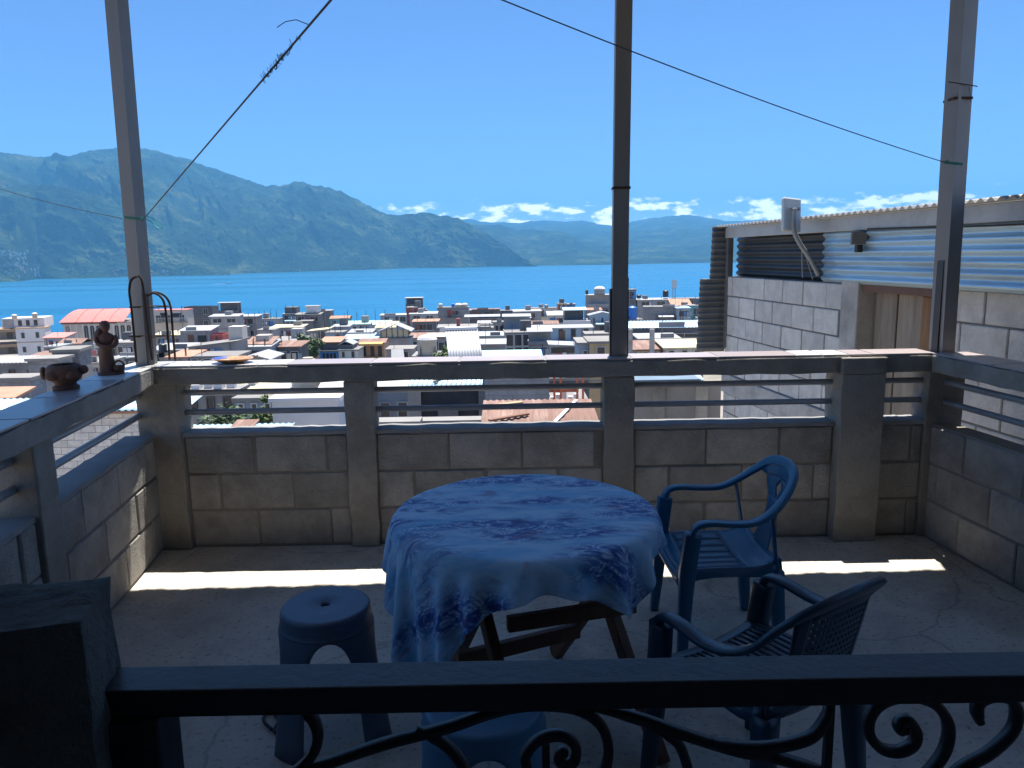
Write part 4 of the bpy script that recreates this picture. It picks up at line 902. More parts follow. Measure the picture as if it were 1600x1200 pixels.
def house(key, label, x0, x1, yt, d, wall='grey', roof='flat', rm_='slab', win=(0, 0), depth=4.2, yaw=0, rise=.5, ov=.22, fr='frame', wz=(.9, 1.2), sh=2.6, zoff=.0, below=None, bands=True, cat='house', name='house', h=None, hwid=.5, corrug=0, wstart=.55):
    a = at_y(x0, yt, d); b = at_y(x1, yt, d); W = (b-a).length; cx = (a.x+b.x)/2; zt = (a.z+b.z)/2; zg = gz(cx, d)-.6
    if h: zg = zt-h
    r = thing(name, label, cat, (cx, d, zg), yaw if abs(yaw) < .01 else rad(yaw)); H = zt-zg; hw = W/2; wm = TW[wall]
    th = .16
    if d > 45 and key != 'hall': rise *= .5; depth = min(depth, 3.2)
    if roof == 'flat':
        MB().box(-hw, hw, 0, depth, 0, H-th).build('wall', wm, r)
        MB().box(-hw-ov*.5, hw+ov*.5, -ov*.5, depth+ov*.5, H-th, H).build('roof', TW[rm_], r)
    elif roof == 'parapet':
        MB().box(-hw, hw, 0, depth, 0, H-.5).build('wall', wm, r)
        g = MB(); t_ = .15
        g.box(-hw, hw, 0, t_, H-.5, H); g.box(-hw, hw, depth-t_, depth, H-.5, H); g.box(-hw, -hw+t_, t_, depth-t_, H-.5, H); g.box(hw-t_, hw, t_, depth-t_, H-.5, H); g.build('parapet', wm, r)
    elif roof in ('sheet', 'sheetx'):
        if roof == 'sheet':
            zf, zb = H, H+rise; c = [(-hw, 0, zf), (hw, 0, zf), (hw, depth, zb), (-hw, depth, zb)]
        else:        # falls sideways
            c = [(-hw, 0, H-rise), (hw, 0, H), (hw, depth, H), (-hw, depth, H-rise)]
        MB().hexa([(-hw, 0, 0), (hw, 0, 0), (hw, depth, 0), (-hw, depth, 0)]+[(x, y, z-.1) for x, y, z in c]).build('wall', wm, r)
        def ext(x, y):
            if roof == 'sheet': return zf+(zb-zf)*(y/depth)
            return (H-rise)+rise*((x+hw)/W)
        if corrug:
            n = int((W+2*ov)/corrug*6); g = MB(); rows = []
            for y in (-ov, depth*.5, depth+ov): rows.append([(-hw-ov+(W+2*ov)*k/n, y, ext(-hw-ov+(W+2*ov)*k/n, y)-.02+.018*math.sin(2*math.pi*k/6)) for k in range(n+1)])
            g.grid(rows).build('roof', TW[rm_], r, smooth=True, solid=.004)
        else:
            e4 = [(-hw-ov, -ov), (hw+ov, -ov), (hw+ov, depth+ov), (-hw-ov, depth+ov)]
            MB().hexa([(x, y, ext(x, y)-.09) for x, y in e4]+[(x, y, ext(x, y)) for x, y in e4]).build('roof', TW[rm_], r)
    elif roof in ('gable', 'gablex'):
        if roof == 'gable':      # ridge across the view, slope faces us
            MB().hexa([(-hw, 0, 0), (hw, 0, 0), (hw, depth, 0), (-hw, depth, 0), (-hw, 0, H-.08), (hw, 0, H-.08), (hw, depth, H-.08), (-hw, depth, H-.08)]).build('wall', wm, r)
            g = MB(); k = rise/(depth/2)
            for ya, za, yb, zb in ((-ov, H-k*ov, depth/2, H+rise), (depth/2, H+rise, depth+ov, H-k*ov)):
                g.hexa([(-hw-ov, ya, za-.09), (hw+ov, ya, za-.09), (hw+ov, yb, zb-.09), (-hw-ov, yb, zb-.09), (-hw-ov, ya, za), (hw+ov, ya, za), (hw+ov, yb, zb), (-hw-ov, yb, zb)])
            g.build('roof', TW[rm_], r)
        else:
            g = MB(); g.box(-hw, hw, 0, depth, 0, H-.05); g.add([(-hw, 0, H-.05), (hw, 0, H-.05), (0, 0, H+rise-.1), (-hw, depth, H-.05), (hw, depth, H-.05), (0, depth, H+rise-.1)], [(0, 1, 2), (5, 4, 3), (0, 2, 5, 3), (1, 4, 5, 2)]); g.build('wall', wm, r)
            g = MB(); k = rise/hw
            for s in (-1, 1):
                xa, za = s*(hw+ov), H-k*ov
                p = [(xa, -ov, za), (0, -ov, H+rise), (0, depth+ov, H+rise), (xa, depth+ov, za)]
                if s > 0: p = [p[1], p[0], p[3], p[2]]
                g.hexa([(x, y, z-.09) for x, y, z in p]+p)
            g.build('roof', TW[rm_], r)
    # storey bands and windows on the face towards us
    cols_, rows_ = win
    if bands and H > sh*1.4 and roof != 'none':
        for k in range(1, min(4, int(H/sh))):
            MB().box(-hw-.04, hw+.04, -.04, .05, H-k*sh-.14, H-k*sh).build('floor_band', TW['slab'] if wall != 'white' else TW['band'], r)
    for rr2 in range(rows_):
        for c_ in range(cols_):
            cw = W/cols_; ww = cw*hwid; xc = -hw+(c_+.5)*cw+random.uniform(-.04, .04)*cw; zc = H-rr2*sh-wstart-wz[1]/2
            f = MB(); t_ = .06; z0, z1 = zc-wz[1]/2, zc+wz[1]/2
            f.box(xc-ww/2-t_, xc+ww/2+t_, -.07, .02, z1, z1+t_); f.box(xc-ww/2-t_, xc+ww/2+t_, -.09, .02, z0-t_, z0); f.box(xc-ww/2-t_, xc-ww/2, -.07, .02, z0, z1); f.box(xc+ww/2, xc+ww/2+t_, -.07, .02, z0, z1)
            if ww > .9: f.box(xc-.025, xc+.025, -.05, .02, z0, z1)
            wo = f.build('window', TW[fr], r); MB().box(xc-ww/2, xc+ww/2, -.02, .03, z0, z1).build('pane', TW['glass'], wo)
    HS[key] = (r, W, H, depth); return r
def tank(key, fx, fy, R_, h, m, label, dz=0, lid='cone', cat='water tank'):
    r, W, H, dp = HS[key]; rz = r.rotation_euler.z
    lx_, ly_ = fx*W/2, fy*dp; p = r.location+Vector((lx_*math.cos(rz)-ly_*math.sin(rz), lx_*math.sin(rz)+ly_*math.cos(rz), H+dz))
    t = thing('water_tank', label, cat, p)
    g = MB(); pr = [(R_*.97, 0), (R_, .03)]
    for k in range(1, 5): pr += [(R_, h*k/5-.03), (R_*.975, h*k/5), (R_, h*k/5+.03)]
    pr += [(R_, h-.02), (R_*.96, h)]
    g.lathe(pr, 20); g.build('body', TW[m], t, smooth=False)
    g = MB(); g.lathe([(R_*.96, h), (R_*.6, h+R_*.22), (R_*.3, h+R_*.32), (R_*.3, h+R_*.4), (.01, h+R_*.42)] if lid == 'cone' else [(R_*1.05, h), (R_*.9, h+R_*.25), (R_*.5, h+R_*.42), (.01, h+R_*.5)], 20, cap=False); g.build('lid', TW['white' if lid != 'cone' else m], t)
    return t
def addon(key, nm, m, fn):
    r, W, H, dp = HS[key]; g = MB(); fn(g, W/2, H, dp); return g.build(nm, TW[m], r)
def shelter(key, fx0, fx1, fy0, fy1, h, rm_='sheet', wall_h=.0, wm='grey', slope=.15, ov=.2):
    """posts and a sheet roof standing on a house"""
    r, W, H, dp = HS[key]; xa, xb, ya, yb = fx0*W/2, fx1*W/2, fy0*dp, fy1*dp
    for x in (xa+.06, xb-.06):
        for y in (ya+.06, yb-.06): MB().box(x-.05, x+.05, y-.05, y+.05, H, H+h).build('post', TW['post'], r)
    MB().hexa([(xa-ov, ya-ov, H+h), (xb+ov, ya-ov, H+h), (xb+ov, yb+ov, H+h+slope), (xa-ov, yb+ov, H+h+slope), (xa-ov, ya-ov, H+h+.08), (xb+ov, ya-ov, H+h+.08), (xb+ov, yb+ov, H+h+slope+.08), (xa-ov, yb+ov, H+h+slope+.08)]).build('shelter_roof', TW[rm_], r)
    if wall_h:
        MB().box(xa, xb, ya, ya+.12, H, H+wall_h).build('half_wall', TW[wm], r); MB().box(xa, xb, yb-.12, yb, H, H+h-.1).build('back_wall', TW[wm], r)
def rebars(key, n, h=1.0):
    r, W, H, dp = HS[key]
    for k in range(n):
        x = -W/2+W*(k+.5)/n; g = MB()
        for q in range(4): g.box(x+.08*(q % 2), x+.08*(q % 2)+.025, .2+.1*(q//2), .225+.1*(q//2), H, H+h*random.uniform(.7, 1.1))
        g.build('column_rebar', M['rebar'], r)
def DD(x, y):
    ye = y+.0175*(x-800); return min(255, max(20, 6.1/max(.024, (ye-398)/1190-.052)))
def hs(key, label, x0, x1, yt, wall='grey', roof='flat', rm_='slab', win=(0, 0), d=None, **k):
    return house(key, label, x0, x1, yt, d or DD((x0+x1)/2, yt), wall, roof, rm_, win, **k)
# ---- shore row
hs('hotel', 'white three storey hotel with brown bands at far left', 26, 67, 512, 'white', 'flat', 'band', (2, 2), d=140, yaw=14, depth=9, hwid=.22, wz=(.8, 1.0), wstart=.9)
r_, W_h, H_h, _ = HS['hotel']
for k in range(3):
    z = H_h-.15-k*2.75
    MB().box(-W_h/2-5.5, -W_h/2-.02, .2, 6, z-.55, z).build('balcony', TW['band' if k != 3 else 'white'], r_)
    MB().box(-W_h/2-5.4, -W_h/2-.02, 3.2, 3.4, z-2.2, z-.56).build('balcony_wall', TW['grey'], r_)
    for xx in (-W_h/2-2.6, -W_h/2-.5): MB().box(xx, xx+.9, 3.1, 3.19, z-2.1, z-.8).build('balcony_window', TW['glass'], r_)
addon('hotel', 'roof_room', 'white', lambda g, w, H, dp: g.box(-w-2.6, w*.85, 1.5, 6.5, H, H+1.7))
addon('hotel', 'roof_room_panel', 'grey', lambda g, w, H, dp: g.box(-w-2.4, -w-.6, 1.45, 1.49, H+.2, H+1.5))
for k in range(3):
    addon('hotel', 'roof_room_window', 'glass', lambda g, w, H, dp: g.box(-w+.1+k*1.3, -w+.7+k*1.3, 1.44, 1.49, H+.25, H+1.3))
tank('hotel', -1.15, .45, .45, .55, 'tankbeige', 'pale domed tank on the hotel roof, left of two', 1.7, 'dome'); tank('hotel', .25, .45, .45, .75, 'tankbeige', 'pale domed tank on the hotel roof, right of two', 1.7, 'dome')
hs('hall', 'large pale hall with pink metal roof and tall arched windows', 97, 207, 503, 'cream', 'flat', 'slab', (0, 0), d=150, depth=9, bands=False)
def hall_roof(g, w, H, dp):
    for k in range(8):
        a0, a1 = k/8, (k+1)/8; f = lambda q: (-.6+q*(dp*.62), H+.05+2.2*math.sin(q*math.pi/2))
        (ya, za), (yb, zb) = f(a0), f(a1); ins = 1.2
        g.hexa([(-w-.3+ins*a0, ya, za-.1), (w*.80, ya, za-.1), (w*.80, yb, zb-.1), (-w-.3+ins*a1, yb, zb-.1), (-w-.3+ins*a0, ya, za), (w*.80, ya, za), (w*.80, yb, zb), (-w-.3+ins*a1, yb, zb)])
addon('hall', 'curved_roof', 'pink', hall_roof)
for q in (.25, .52, .79): addon('hall', 'roof_rib', 'pink', lambda g, w, H, dp: [g.hexa([(-w+q*w*1.7, -.62+p_*1.1, H+.06+2.2*math.sin(p_*1.1/(dp*.62)*math.pi/2)), (-w+q*w*1.7+.14, -.62+p_*1.1, H+.06+2.2*math.sin(p_*1.1/(dp*.62)*math.pi/2)), (-w+q*w*1.7+.14, -.62+(p_+1)*1.1, H+.06+2.2*math.sin((p_+1)*1.1/(dp*.62)*math.pi/2)), (-w+q*w*1.7, -.62+(p_+1)*1.1, H+.06+2.2*math.sin((p_+1)*1.1/(dp*.62)*math.pi/2)), (-w+q*w*1.7, -.62+p_*1.1, H+.16+2.2*math.sin(p_*1.1/(dp*.62)*math.pi/2)), (-w+q*w*1.7+.14, -.62+p_*1.1, H+.16+2.2*math.sin(p_*1.1/(dp*.62)*math.pi/2)), (-w+q*w*1.7+.14, -.62+(p_+1)*1.1, H+.16+2.2*math.sin((p_+1)*1.1/(dp*.62)*math.pi/2)), (-w+q*w*1.7, -.62+(p_+1)*1.1, H+.16+2.2*math.sin((p_+1)*1.1/(dp*.62)*math.pi/2))]) for p_ in range(7)])
r_, Wq, Hq, _ = HS['hall']
for k in range(11):
    x = -Wq/2+.5+k*(Wq-.6)/11
    MB().box(x-.22, x-.06, -.12, .02, Hq-5.2, Hq-.3).build('pilaster', TW['white'], r_)
    if k in (0, 3, 4, 5, 6, 8, 9, 10):
        g = MB(); g.box(x+.08, x+.86, -.03, .02, Hq-3.6, Hq-1.1)
        n = 8; pts = [(x+.47+.39*math.cos(math.pi*q/n), -.03, Hq-1.1+.39*math.sin(math.pi*q/n)) for q in range(n+1)]
        g.add(pts, [tuple(range(n+1))]); wo = g.build('arched_window', TW['glass' if k else 'grey'], r_); MB().box(x+.45, x+.49, -.05, -.031, Hq-3.6, Hq-1.0).build('mullion', TW['white'], wo)
MB().box(-Wq/2-.2, Wq/2*.55, -.2, -.02, Hq-.35, Hq+.02).build('cornice', TW['brown'], r_)
hs('cream3', 'cream flat building with dark paired windows behind the rebar hoops', 238, 292, 484, 'cream', 'flat', 'pink', (3, 1), d=165, hwid=.42, wz=(1.4, 1.6), wstart=1.2)
hs('unfin', 'dark grey unfinished block house right of the cream building', 286, 332, 479, 'dark', 'parapet', 'slab', (2, 2), d=172, hwid=.3, yaw=-5)
hs('pav', 'grey house carrying a white roofed rooftop pavilion', 341, 374, 490, 'grey', 'flat', 'slab', (2, 1), d=215)
shelter('pav', -.98, .98, .02, .6, 3.0, 'sheet', .9, 'dark', .1)
hs('g6', 'grey house with white roof edge and two wide windows left of the plate', 327, 372, 494, 'grey', 'sheet', 'sheet', (2, 1), d=160, rise=.5, hwid=.6, wz=(1.1, .8))
hs('g7', 'grey house with broken parapet below the pavilion house', 372, 402, 494, 'block', 'sheet', 'sheet', (1, 2), d=168, rise=.4, hwid=.6)
hs('g8', 'low brown grey unfinished house with bare rods by the water', 400, 436, 498, 'grey', 'flat', 'slab', (1, 1), d=190); rebars('g8', 4, 2.2)
hs('dark9', 'tall dark house with white band and roof post, left of middle', 441, 463, 490, 'dark', 'flat', 'sheet', (1, 1), d=200, hwid=.7)
addon('dark9', 'roof_room', 'dark', lambda g, w, H, dp: g.box(-w*.7, w*.95, .6, 4, H, H+1.6)); rebars('dark9', 2, 2.6)
hs('dark10', 'dark house with small white rooftop hut beside the tall dark house', 462, 500, 491, 'dark', 'sheet', 'slab', (2, 1), d=195, hwid=.6)
addon('dark10', 'roof_room', 'white', lambda g, w, H, dp: g.box(-w*.2, w*.75, 1, 3.5, H+.3, H+1.9)); addon('dark10', 'room_roof', 'sheet', lambda g, w, H, dp: g.box(-w*.35, w*.85, .7, 3.8, H+1.9, H+2.05))
hs('g12', 'grey cubic house with white roof line right of the rooftop hut', 496, 517, 485, 'block', 'flat', 'sheet', (0, 0), d=200)
hs('teal13', 'small turquoise house with orange hipped roof', 516, 545, 497, 'teal', 'gable', 'terracotta', (2, 1), d=175, rise=.9, hwid=.35, wz=(.9, .9))
hs('tealroof', 'long low building with pale turquoise metal roof near the water', 536, 608, 507, 'grey', 'sheet', 'sheet_teal', (0, 0), d=165, rise=1.1, depth=10); rebars('tealroof', 5, 3.2)
hs('g15', 'grey house with light roof left of the dark red box', 594, 642, 492, 'bluegrey', 'sheet', 'sheet', (2, 1), d=195, rise=.3, hwid=.35)
hs('tower16', 'tall unfinished tower house with open top floor on the skyline', 634, 660, 481, 'block', 'flat', 'slab', (0, 0), d=205)
shelter('tower16', -1, 1, .0, .6, 2.6, 'sheet', 1.0, 'dark', .1)
for k in range(4): addon('tower16', 'stair_step', 'slab', lambda g, w, H, dp: g.box(w+.02+k*.6, w+.6+k*.6, 0, 2, H-2.4, H-.1-k*.45))
hs('red17', 'dark red box house in front of the unfinished tower', 635, 651, 480, 'redw', 'flat', 'slab', (0, 0), d=180, depth=4)
hs('w18', 'low house with white patchy roofs right of the red box', 640, 682, 490, 'grey', 'sheet', 'sheet', (2, 1), d=178, rise=.5)
hs('brown18', 'dark house with tan sheet roof below the red box', 645, 684, 502, 'dark', 'sheet', 'terracotta', (1, 1), d=150, rise=.4)
hs('big19', 'big plain grey block house with white tanks on its roof', 683, 732, 480, 'block', 'flat', 'slab', (0, 0), d=190, depth=9)
tank('big19', -.8, .3, .5, .7, 'tankbeige', 'small pale tank on the left of the big grey roof', 0, 'dome'); tank('big19', .35, .35, .9, .5, 'tankbeige', 'wide pale tank on the big grey roof', 0, 'dome'); tank('big19', .0, .3, .4, .8, 'tankblue', 'small blue barrel on the big grey roof', 0); tank('big19', .75, .35, .75, .55, 'tankbeige', 'right hand pale tank on the big grey roof', 0, 'dome')
addon('big19', 'roof_slab', 'sheet', lambda g, w, H, dp: g.box(-w*.1, w*1.2, -.3, 1.5, H-.9, H-.75))
hs('long20', 'long grey shed with rust roof edge on the skyline', 733, 781, 483, 'dark', 'flat', 'rust', (0, 0), d=215); hs('ext20', 'low dark annex at the right end of the long grey shed', 781, 802, 485, 'dark', 'flat', 'slab', (0, 0), d=222)
hs('white21', 'open sided shed with wide white roof on thin posts', 728, 780, 508, 'dark', 'flat', 'slab', (0, 0), d=140); shelter('white21', -1.03, 1.0, 0, .6, 1.5, 'sheet', 0, 'grey', .25)
hs('s22', 'small grey house with little white sheet roof in the middle', 742, 770, 512, 'grey', 'flat', 'slab', (1, 1), d=122); shelter('s22', -.6, .7, .0, .5, .7, 'sheet', 0, 'grey', .25)
hs('d23', 'dark open fronted house with white roof above the glazed house', 787, 828, 517, 'dark', 'flat', 'slab', (2, 1), d=108, hwid=.75, wz=(1.3, 1.3)); shelter('d23', -1, 1, 0, .6, 2.0, 'sheet', .3, 'bluegrey', .2)
hs('glz24', 'house with white framed six pane glazed front', 790, 829, 519, 'bluegrey', 'flat', 'slab', (3, 2), d=92, hwid=.82, wz=(1.1, 1.35), sh=1.55, wstart=.3, bands=False, yaw=4, fr='frame')
hs('g25', 'grey house with long white roof on the skyline right of middle', 803, 846, 486, 'grey', 'sheet', 'sheet', (1, 1), d=195, rise=.5, yaw=6)
hs('g26', 'pale flat house with small round tank left of the middle post', 820, 872, 481, 'cream', 'flat', 'slab', (0, 0), d=235); tank('g26', .3, .3, .6, .8, 'tankgrey', 'small grey tank on the pale flat house'); tank('g26', -.9, .3, .35, .7, 'tankb', 'black barrel on the pale flat house')
hs('brown27', 'brown panelled rooftop room with blue tarp on the skyline', 871, 885, 474, 'tan', 'flat', 'slab', (2, 1), d=215, fr='frame_dark'); hs('tarp27', 'low rooftop room under a blue tarp', 885, 899, 475, 'bluew', 'flat', 'slab', (0, 0), d=218)
hs('bright28', 'house with dazzling white roof left of the balcony house', 856, 884, 492, 'cream', 'sheet', 'sheet', (0, 0), d=165, rise=1.2)
hs('balc29', 'white house with dark porch and broad balcony near the middle post', 882, 914, 500, 'bluegrey', 'flat', 'sheet', (1, 1), d=150, hwid=.9, wz=(1.0, 1.3)); shelter('balc29', -1.05, 1.1, 0, .7, 1.9, 'sheet_blue', .0, 'white', .4)
addon('balc29', 'balcony', 'white', lambda g, w, H, dp: g.box(-w-.3, w+1, -1.0, -.1, H-.7, H-.05)); addon('balc29', 'porch_wall', 'dark', lambda g, w, H, dp: g.box(-w*.95, w*.9, 1.2, 3, H, H+1.8))
hs('frame30', 'steel framed tank tower left of the middle post', 916, 955, 480, 'dark', 'flat', 'slab', (2, 1), d=190, hwid=.6); shelter('frame30', -1, 1, 0, .6, 3.0, 'sheet', .8, 'grey', .1); tank('frame30', .1, .3, 1.35, 1.3, 'tankgrey', 'broad pale tank on the steel frame', 3.2, 'dome'); tank('frame30', -.92, .3, .35, 1.0, 'tankb', 'black barrel on the steel frame corner', 3.2)
hs('gab31', 'pale grey gabled house with one dark window by the middle post', 921, 962, 492, 'bluegrey', 'gablex', 'sheet', (3, 1), d=150, rise=1.2, hwid=.22, wz=(.9, 1.1)); hs('rs31', 'rust brown small roof behind the gabled house', 915, 940, 484, 'grey', 'sheet', 'terracotta', (0, 0), d=175)
hs('long32', 'long grey house with white roof and brown shutters', 826, 926, 512, 'bluegrey', 'sheet', 'sheet', (5, 1), d=112, rise=.3, hwid=.3, wz=(1.2, 1.4), fr='frame_dark', wstart=.3)
hs('red32', 'low house with pale red roof behind the long white roof', 826, 872, 506, 'grey', 'sheet', 'rust', (0, 0), d=140, rise=.6)
hs('lean33', 'grey house with white lean-to porch roof', 827, 857, 535, 'block', 'flat', 'slab', (1, 1), d=84, hwid=.8, wz=(.3, .2)); shelter('lean33', -1.05, 1.25, 0, .5, 1.15, 'sheet', .1, 'grey', .25)
hs('shed34', 'grey shed with white roof and open strip under its eaves', 860, 908, 540, 'grey', 'sheetx', 'sheet', (3, 1), d=78, rise=-.35, hwid=.85, wz=(1, .45), wstart=.25, fr='frame_dark')
# ---- right of the middle post
hs('tow36', 'small tower house with windows right behind the middle post', 981, 994, 452, 'dark', 'flat', 'slab', (1, 1), d=200, hwid=.8); hs('r37', 'cluster house with pale roof and two black tanks at right', 996, 1046, 468, 'grey', 'sheet', 'sheet', (2, 1), d=200, rise=.5)
tank('r37', -.85, .5, .55, .8, 'tankb', 'black tank at the left of the pale roofed cluster', .3); tank('r37', .85, .6, .75, 1.6, 'tankb', 'taller black tank on the pale roofed cluster', .5)
hs('far37', 'low dark house on the skyline under the mast', 1046, 1095, 466, 'dark', 'flat', 'slab', (2, 1), d=215)
mst = thing('antenna_mast', 'grey lattice antenna mast with panels on the skyline', 'mast', (lambda p: (p.x, p.y, p.z))(at_y(1053, 468, 212)))
for dx in (-.35, .35): MB().box(dx-.06, dx+.06, -.06, .06, 0, 3.2).build('leg', TW['post'], mst)
for k in range(4): MB().bar((-.35, 0, k*.8), (.35, 0, (k+1)*.8), .07, .07).build('brace', TW['post'], mst)
for dx in (-.5, 0, .5): MB().box(dx-.17, dx+.17, -.1, .1, 3.0, 5.4).build('panel', TW['frame'], mst)
hs('blue38', 'grey house carrying a big blue tank right of the middle post', 978, 1004, 499, 'dark', 'flat', 'slab', (0, 0), d=130); tank('blue38', -.15, .25, .78, 2.0, 'tankblue', 'big bright blue tank right of the middle post')
hs('big39', 'broad plain grey block house at right', 1007, 1061, 479, 'block', 'flat', 'slab', (0, 0), d=140, depth=10, yaw=-6); hs('two39', 'two storey pale house with open balcony beside broad grey house', 1058, 1078, 481, 'bluegrey', 'sheet', 'sheet_blue', (1, 2), d=138, hwid=.75, sh=2.2, wz=(1, 1.0), rise=.3)
hs('rust40', 'house with ribbed tan roof behind the broad grey house', 1050, 1080, 476, 'grey', 'sheet', 'terracotta', (0, 0), d=165, rise=2.0); hs('teal41', 'turquoise house next to the corrugated end wall', 1078, 1100, 477, 'teal', 'flat', 'slab', (1, 2), d=145)
hs('blue42', 'dark open building under a long pale blue corrugated roof', 985, 1100, 511, 'dark', 'sheet', 'sheet_blue', (2, 1), d=66, rise=.55, depth=5, ov=.2, hwid=.7, wz=(1, .3), wstart=.6, corrug=.3, yaw=-2)
hs('rust43', 'low house with rust red roof behind the concrete posts', 985, 1032, 545, 'tan', 'sheet', 'rust', (3, 1), d=56, rise=.5, depth=4, hwid=.4, wz=(1, .7), wstart=.25); hs('yel43', 'low house with yellow sheet roof by the corrugated end wall', 1040, 1100, 542, 'cream', 'sheet', 'sheet_yellow', (3, 1), d=55, rise=.4, depth=4, hwid=.4, wz=(1, .8), wstart=.25)
hs('clut43', 'cluttered low sheds with patched white roof at right', 1000, 1060, 528, 'dark', 'sheet', 'sheet', (2, 1), d=62, rise=.15, depth=3)
for px_, d_, lab in ((985, 40, 'left of two grey concrete posts beyond the parapet'), (1019, 38, 'right of two grey concrete posts with dark cap beyond the parapet')):
    a = at_y(px_, 514, d_); g = MB(); g.box(-.11, .11, -.11, .11, -8, 0); o = g.build('concrete_post', M['concrete_pale'], loc=(a.x, a.y, a.z)); tag(o, lab, 'post')
# ---- middle slope
hs('l45', 'grey house with white sheet roof and brown edge at far left', -30, 62, 566, 'block', 'sheet', 'sheet', (3, 1), d=48, rise=.3, depth=2, ov=.2, corrug=.25, hwid=.2, fr='frame_dark')
hs('l45b', 'brown edged lean-to roof joining the white sheet roof at left', 30, 68, 561, 'dark', 'sheet', 'rust', (0, 0), d=50, rise=.3, depth=3)
hs('l46', 'grey block house with white ledge at far left', 42, 88, 560, 'block', 'flat', 'slab', (0, 0), d=44, depth=1.6)
hs('l46b', 'taller grey block house behind the clay pot', 82, 121, 546, 'block', 'flat', 'slab', (0, 0), d=46, depth=2, yaw=10)
hs('l46c', 'low grey block shed with square opening at far left', -20, 46, 590, 'block', 'flat', 'slab', (2, 1), d=34, depth=1.2, hwid=.45, wz=(1, 1.0), wstart=.6); hs('l46d', 'low terracotta and white roof at far left', -40, 20, 619, 'grey', 'sheet', 'terracotta', (0, 0), d=30, rise=.15, depth=1.0)
hs('l47', 'house with pale red roof between hotel and hall', 68, 100, 527, 'grey', 'sheet', 'pink', (0, 0), d=125, rise=.9); hs('l47b', 'small open shed with brown tiled roof before the hall', 92, 126, 536, 'grey', 'gable', 'rust', (0, 0), d=105, rise=1.0, depth=4); hs('l47c', 'grey terraced wall house below the hotel', 68, 90, 541, 'grey', 'flat', 'sheet', (1, 1), d=98, hwid=.6)
hs('l48', 'house with washing and black tank on its balcony behind the figurine', 118, 162, 566, 'cream', 'flat', 'slab', (4, 1), d=60, hwid=.4, wz=(1, 1.0)); tank('l48', -.7, .3, .5, .9, 'tankb', 'dark tank on the balcony house behind the figurine')
addon('l48', 'balcony_rail', 'cream', lambda g, w, H, dp: [g.box(-w, w, -.6, -.55, H-.02, H+.03), g.box(-w, w, -.6, -.55, H+.5, H+.55)]+[g.box(-w+k*.4, -w+k*.4+.04, -.6, -.55, H, H+.5) for k in range(int(2*w/.4)+1)])
for k, mm in enumerate(('white', 'pink', 'grey')): addon('l48', 'washing', mm, lambda g, w, H, dp: g.box(-w*.6+k*.6, -w*.6+k*.6+.4, .5, .53, H+.25, H+.9))
hs('l49', 'pale house with white roof left of the rebar hoops', 133, 206, 537, 'white', 'sheet', 'sheet', (0, 0), d=112, rise=.5); hs('l49b', 'grey house with one window left of the left post', 178, 212, 535, 'grey', 'flat', 'slab', (2, 1), d=96, hwid=.4)
hs('l49c', 'long pale roofed house with clutter behind the figurine', 165, 232, 556, 'dark', 'sheetx', 'sheet', (4, 1), d=70, rise=.5, hwid=.6, wz=(1, .8), fr='frame')
hs('l50', 'house with curved white roof and black tank right of left post', 243, 300, 545, 'cream', 'gable', 'sheet', (3, 1), d=72, rise=.8, hwid=.5, wz=(1, .6), wstart=.2); tank('l50', -.55, -.05, .38, .75, 'tankb', 'small black tank right of the left post', -.3)
hs('l50b', 'low orange roofed shed beside the rebar hoops', 262, 296, 557, 'grey', 'sheet', 'terracotta', (0, 0), d=62, rise=.3, depth=3); hs('l50c', 'house with pale yellow sheet roof right of left post', 240, 284, 523, 'grey', 'sheet', 'sheet_yellow', (2, 1), d=110, hwid=.5)
hs('l51', 'grey block house with bright white flat roof and red brick side', 281, 328, 516, 'block', 'sheet', 'sheet', (0, 0), d=108, rise=.75, depth=6, ov=.2); hs('l51b', 'red brick annex at the right of the white roofed grey house', 328, 348, 523, 'redw', 'parapet', 'slab', (0, 0), d=108, depth=5)
hs('l52', 'concrete shed with roof slanting up to the right before the plate', 293, 368, 533, 'grey', 'sheetx', 'slab', (0, 0), d=70, rise=.95, depth=6); hs('l52b', 'low block wall house with square openings behind the plate', 294, 370, 556, 'block', 'flat', 'slab', (4, 1), d=62, depth=4, hwid=.5, wz=(1, .5), wstart=.25)
hs('l53', 'house with rust and white awning roof above the plate', 367, 421, 541, 'bluegrey', 'sheet', 'sheet', (2, 1), d=74, rise=.55, depth=4, hwid=.8, wz=(1, 1.0), fr='frame_dark'); addon('l53', 'roof_patch', 'rust', lambda g, w, H, dp: g.hexa([(-w*.6, .6, H+.10), (w*1.05, .6, H+.10), (w*1.05, dp, H+.60), (-w*.6, dp, H+.60), (-w*.6, .6, H+.13), (w*1.05, .6, H+.13), (w*1.05, dp, H+.64), (-w*.6, dp, H+.64)]))
hs('l54', 'low house with peaked white sheet roof right of the plate', 376, 420, 560, 'grey', 'gablex', 'sheet', (0, 0), d=58, rise=.6, depth=4)
hs('l55', 'grey house with tan flat roof and long window in front of dark houses', 424, 472, 511, 'block', 'sheet', 'sheet_yellow', (2, 1), d=130, rise=.35, hwid=.5, wz=(1, .6)); hs('l55b', 'dark open shed with grey roof left of the round tree', 430, 470, 532, 'dark', 'sheet', 'slab', (0, 0), d=86, rise=.3); hs('l55c', 'small house with faded red roof and white door left of tree', 432, 468, 541, 'dark', 'sheet', 'rust', (2, 1), d=76, rise=.4, hwid=.6); hs('l55d', 'plain grey block house below the awning roof', 402, 428, 515, 'grey', 'flat', 'slab', (0, 0), d=120)
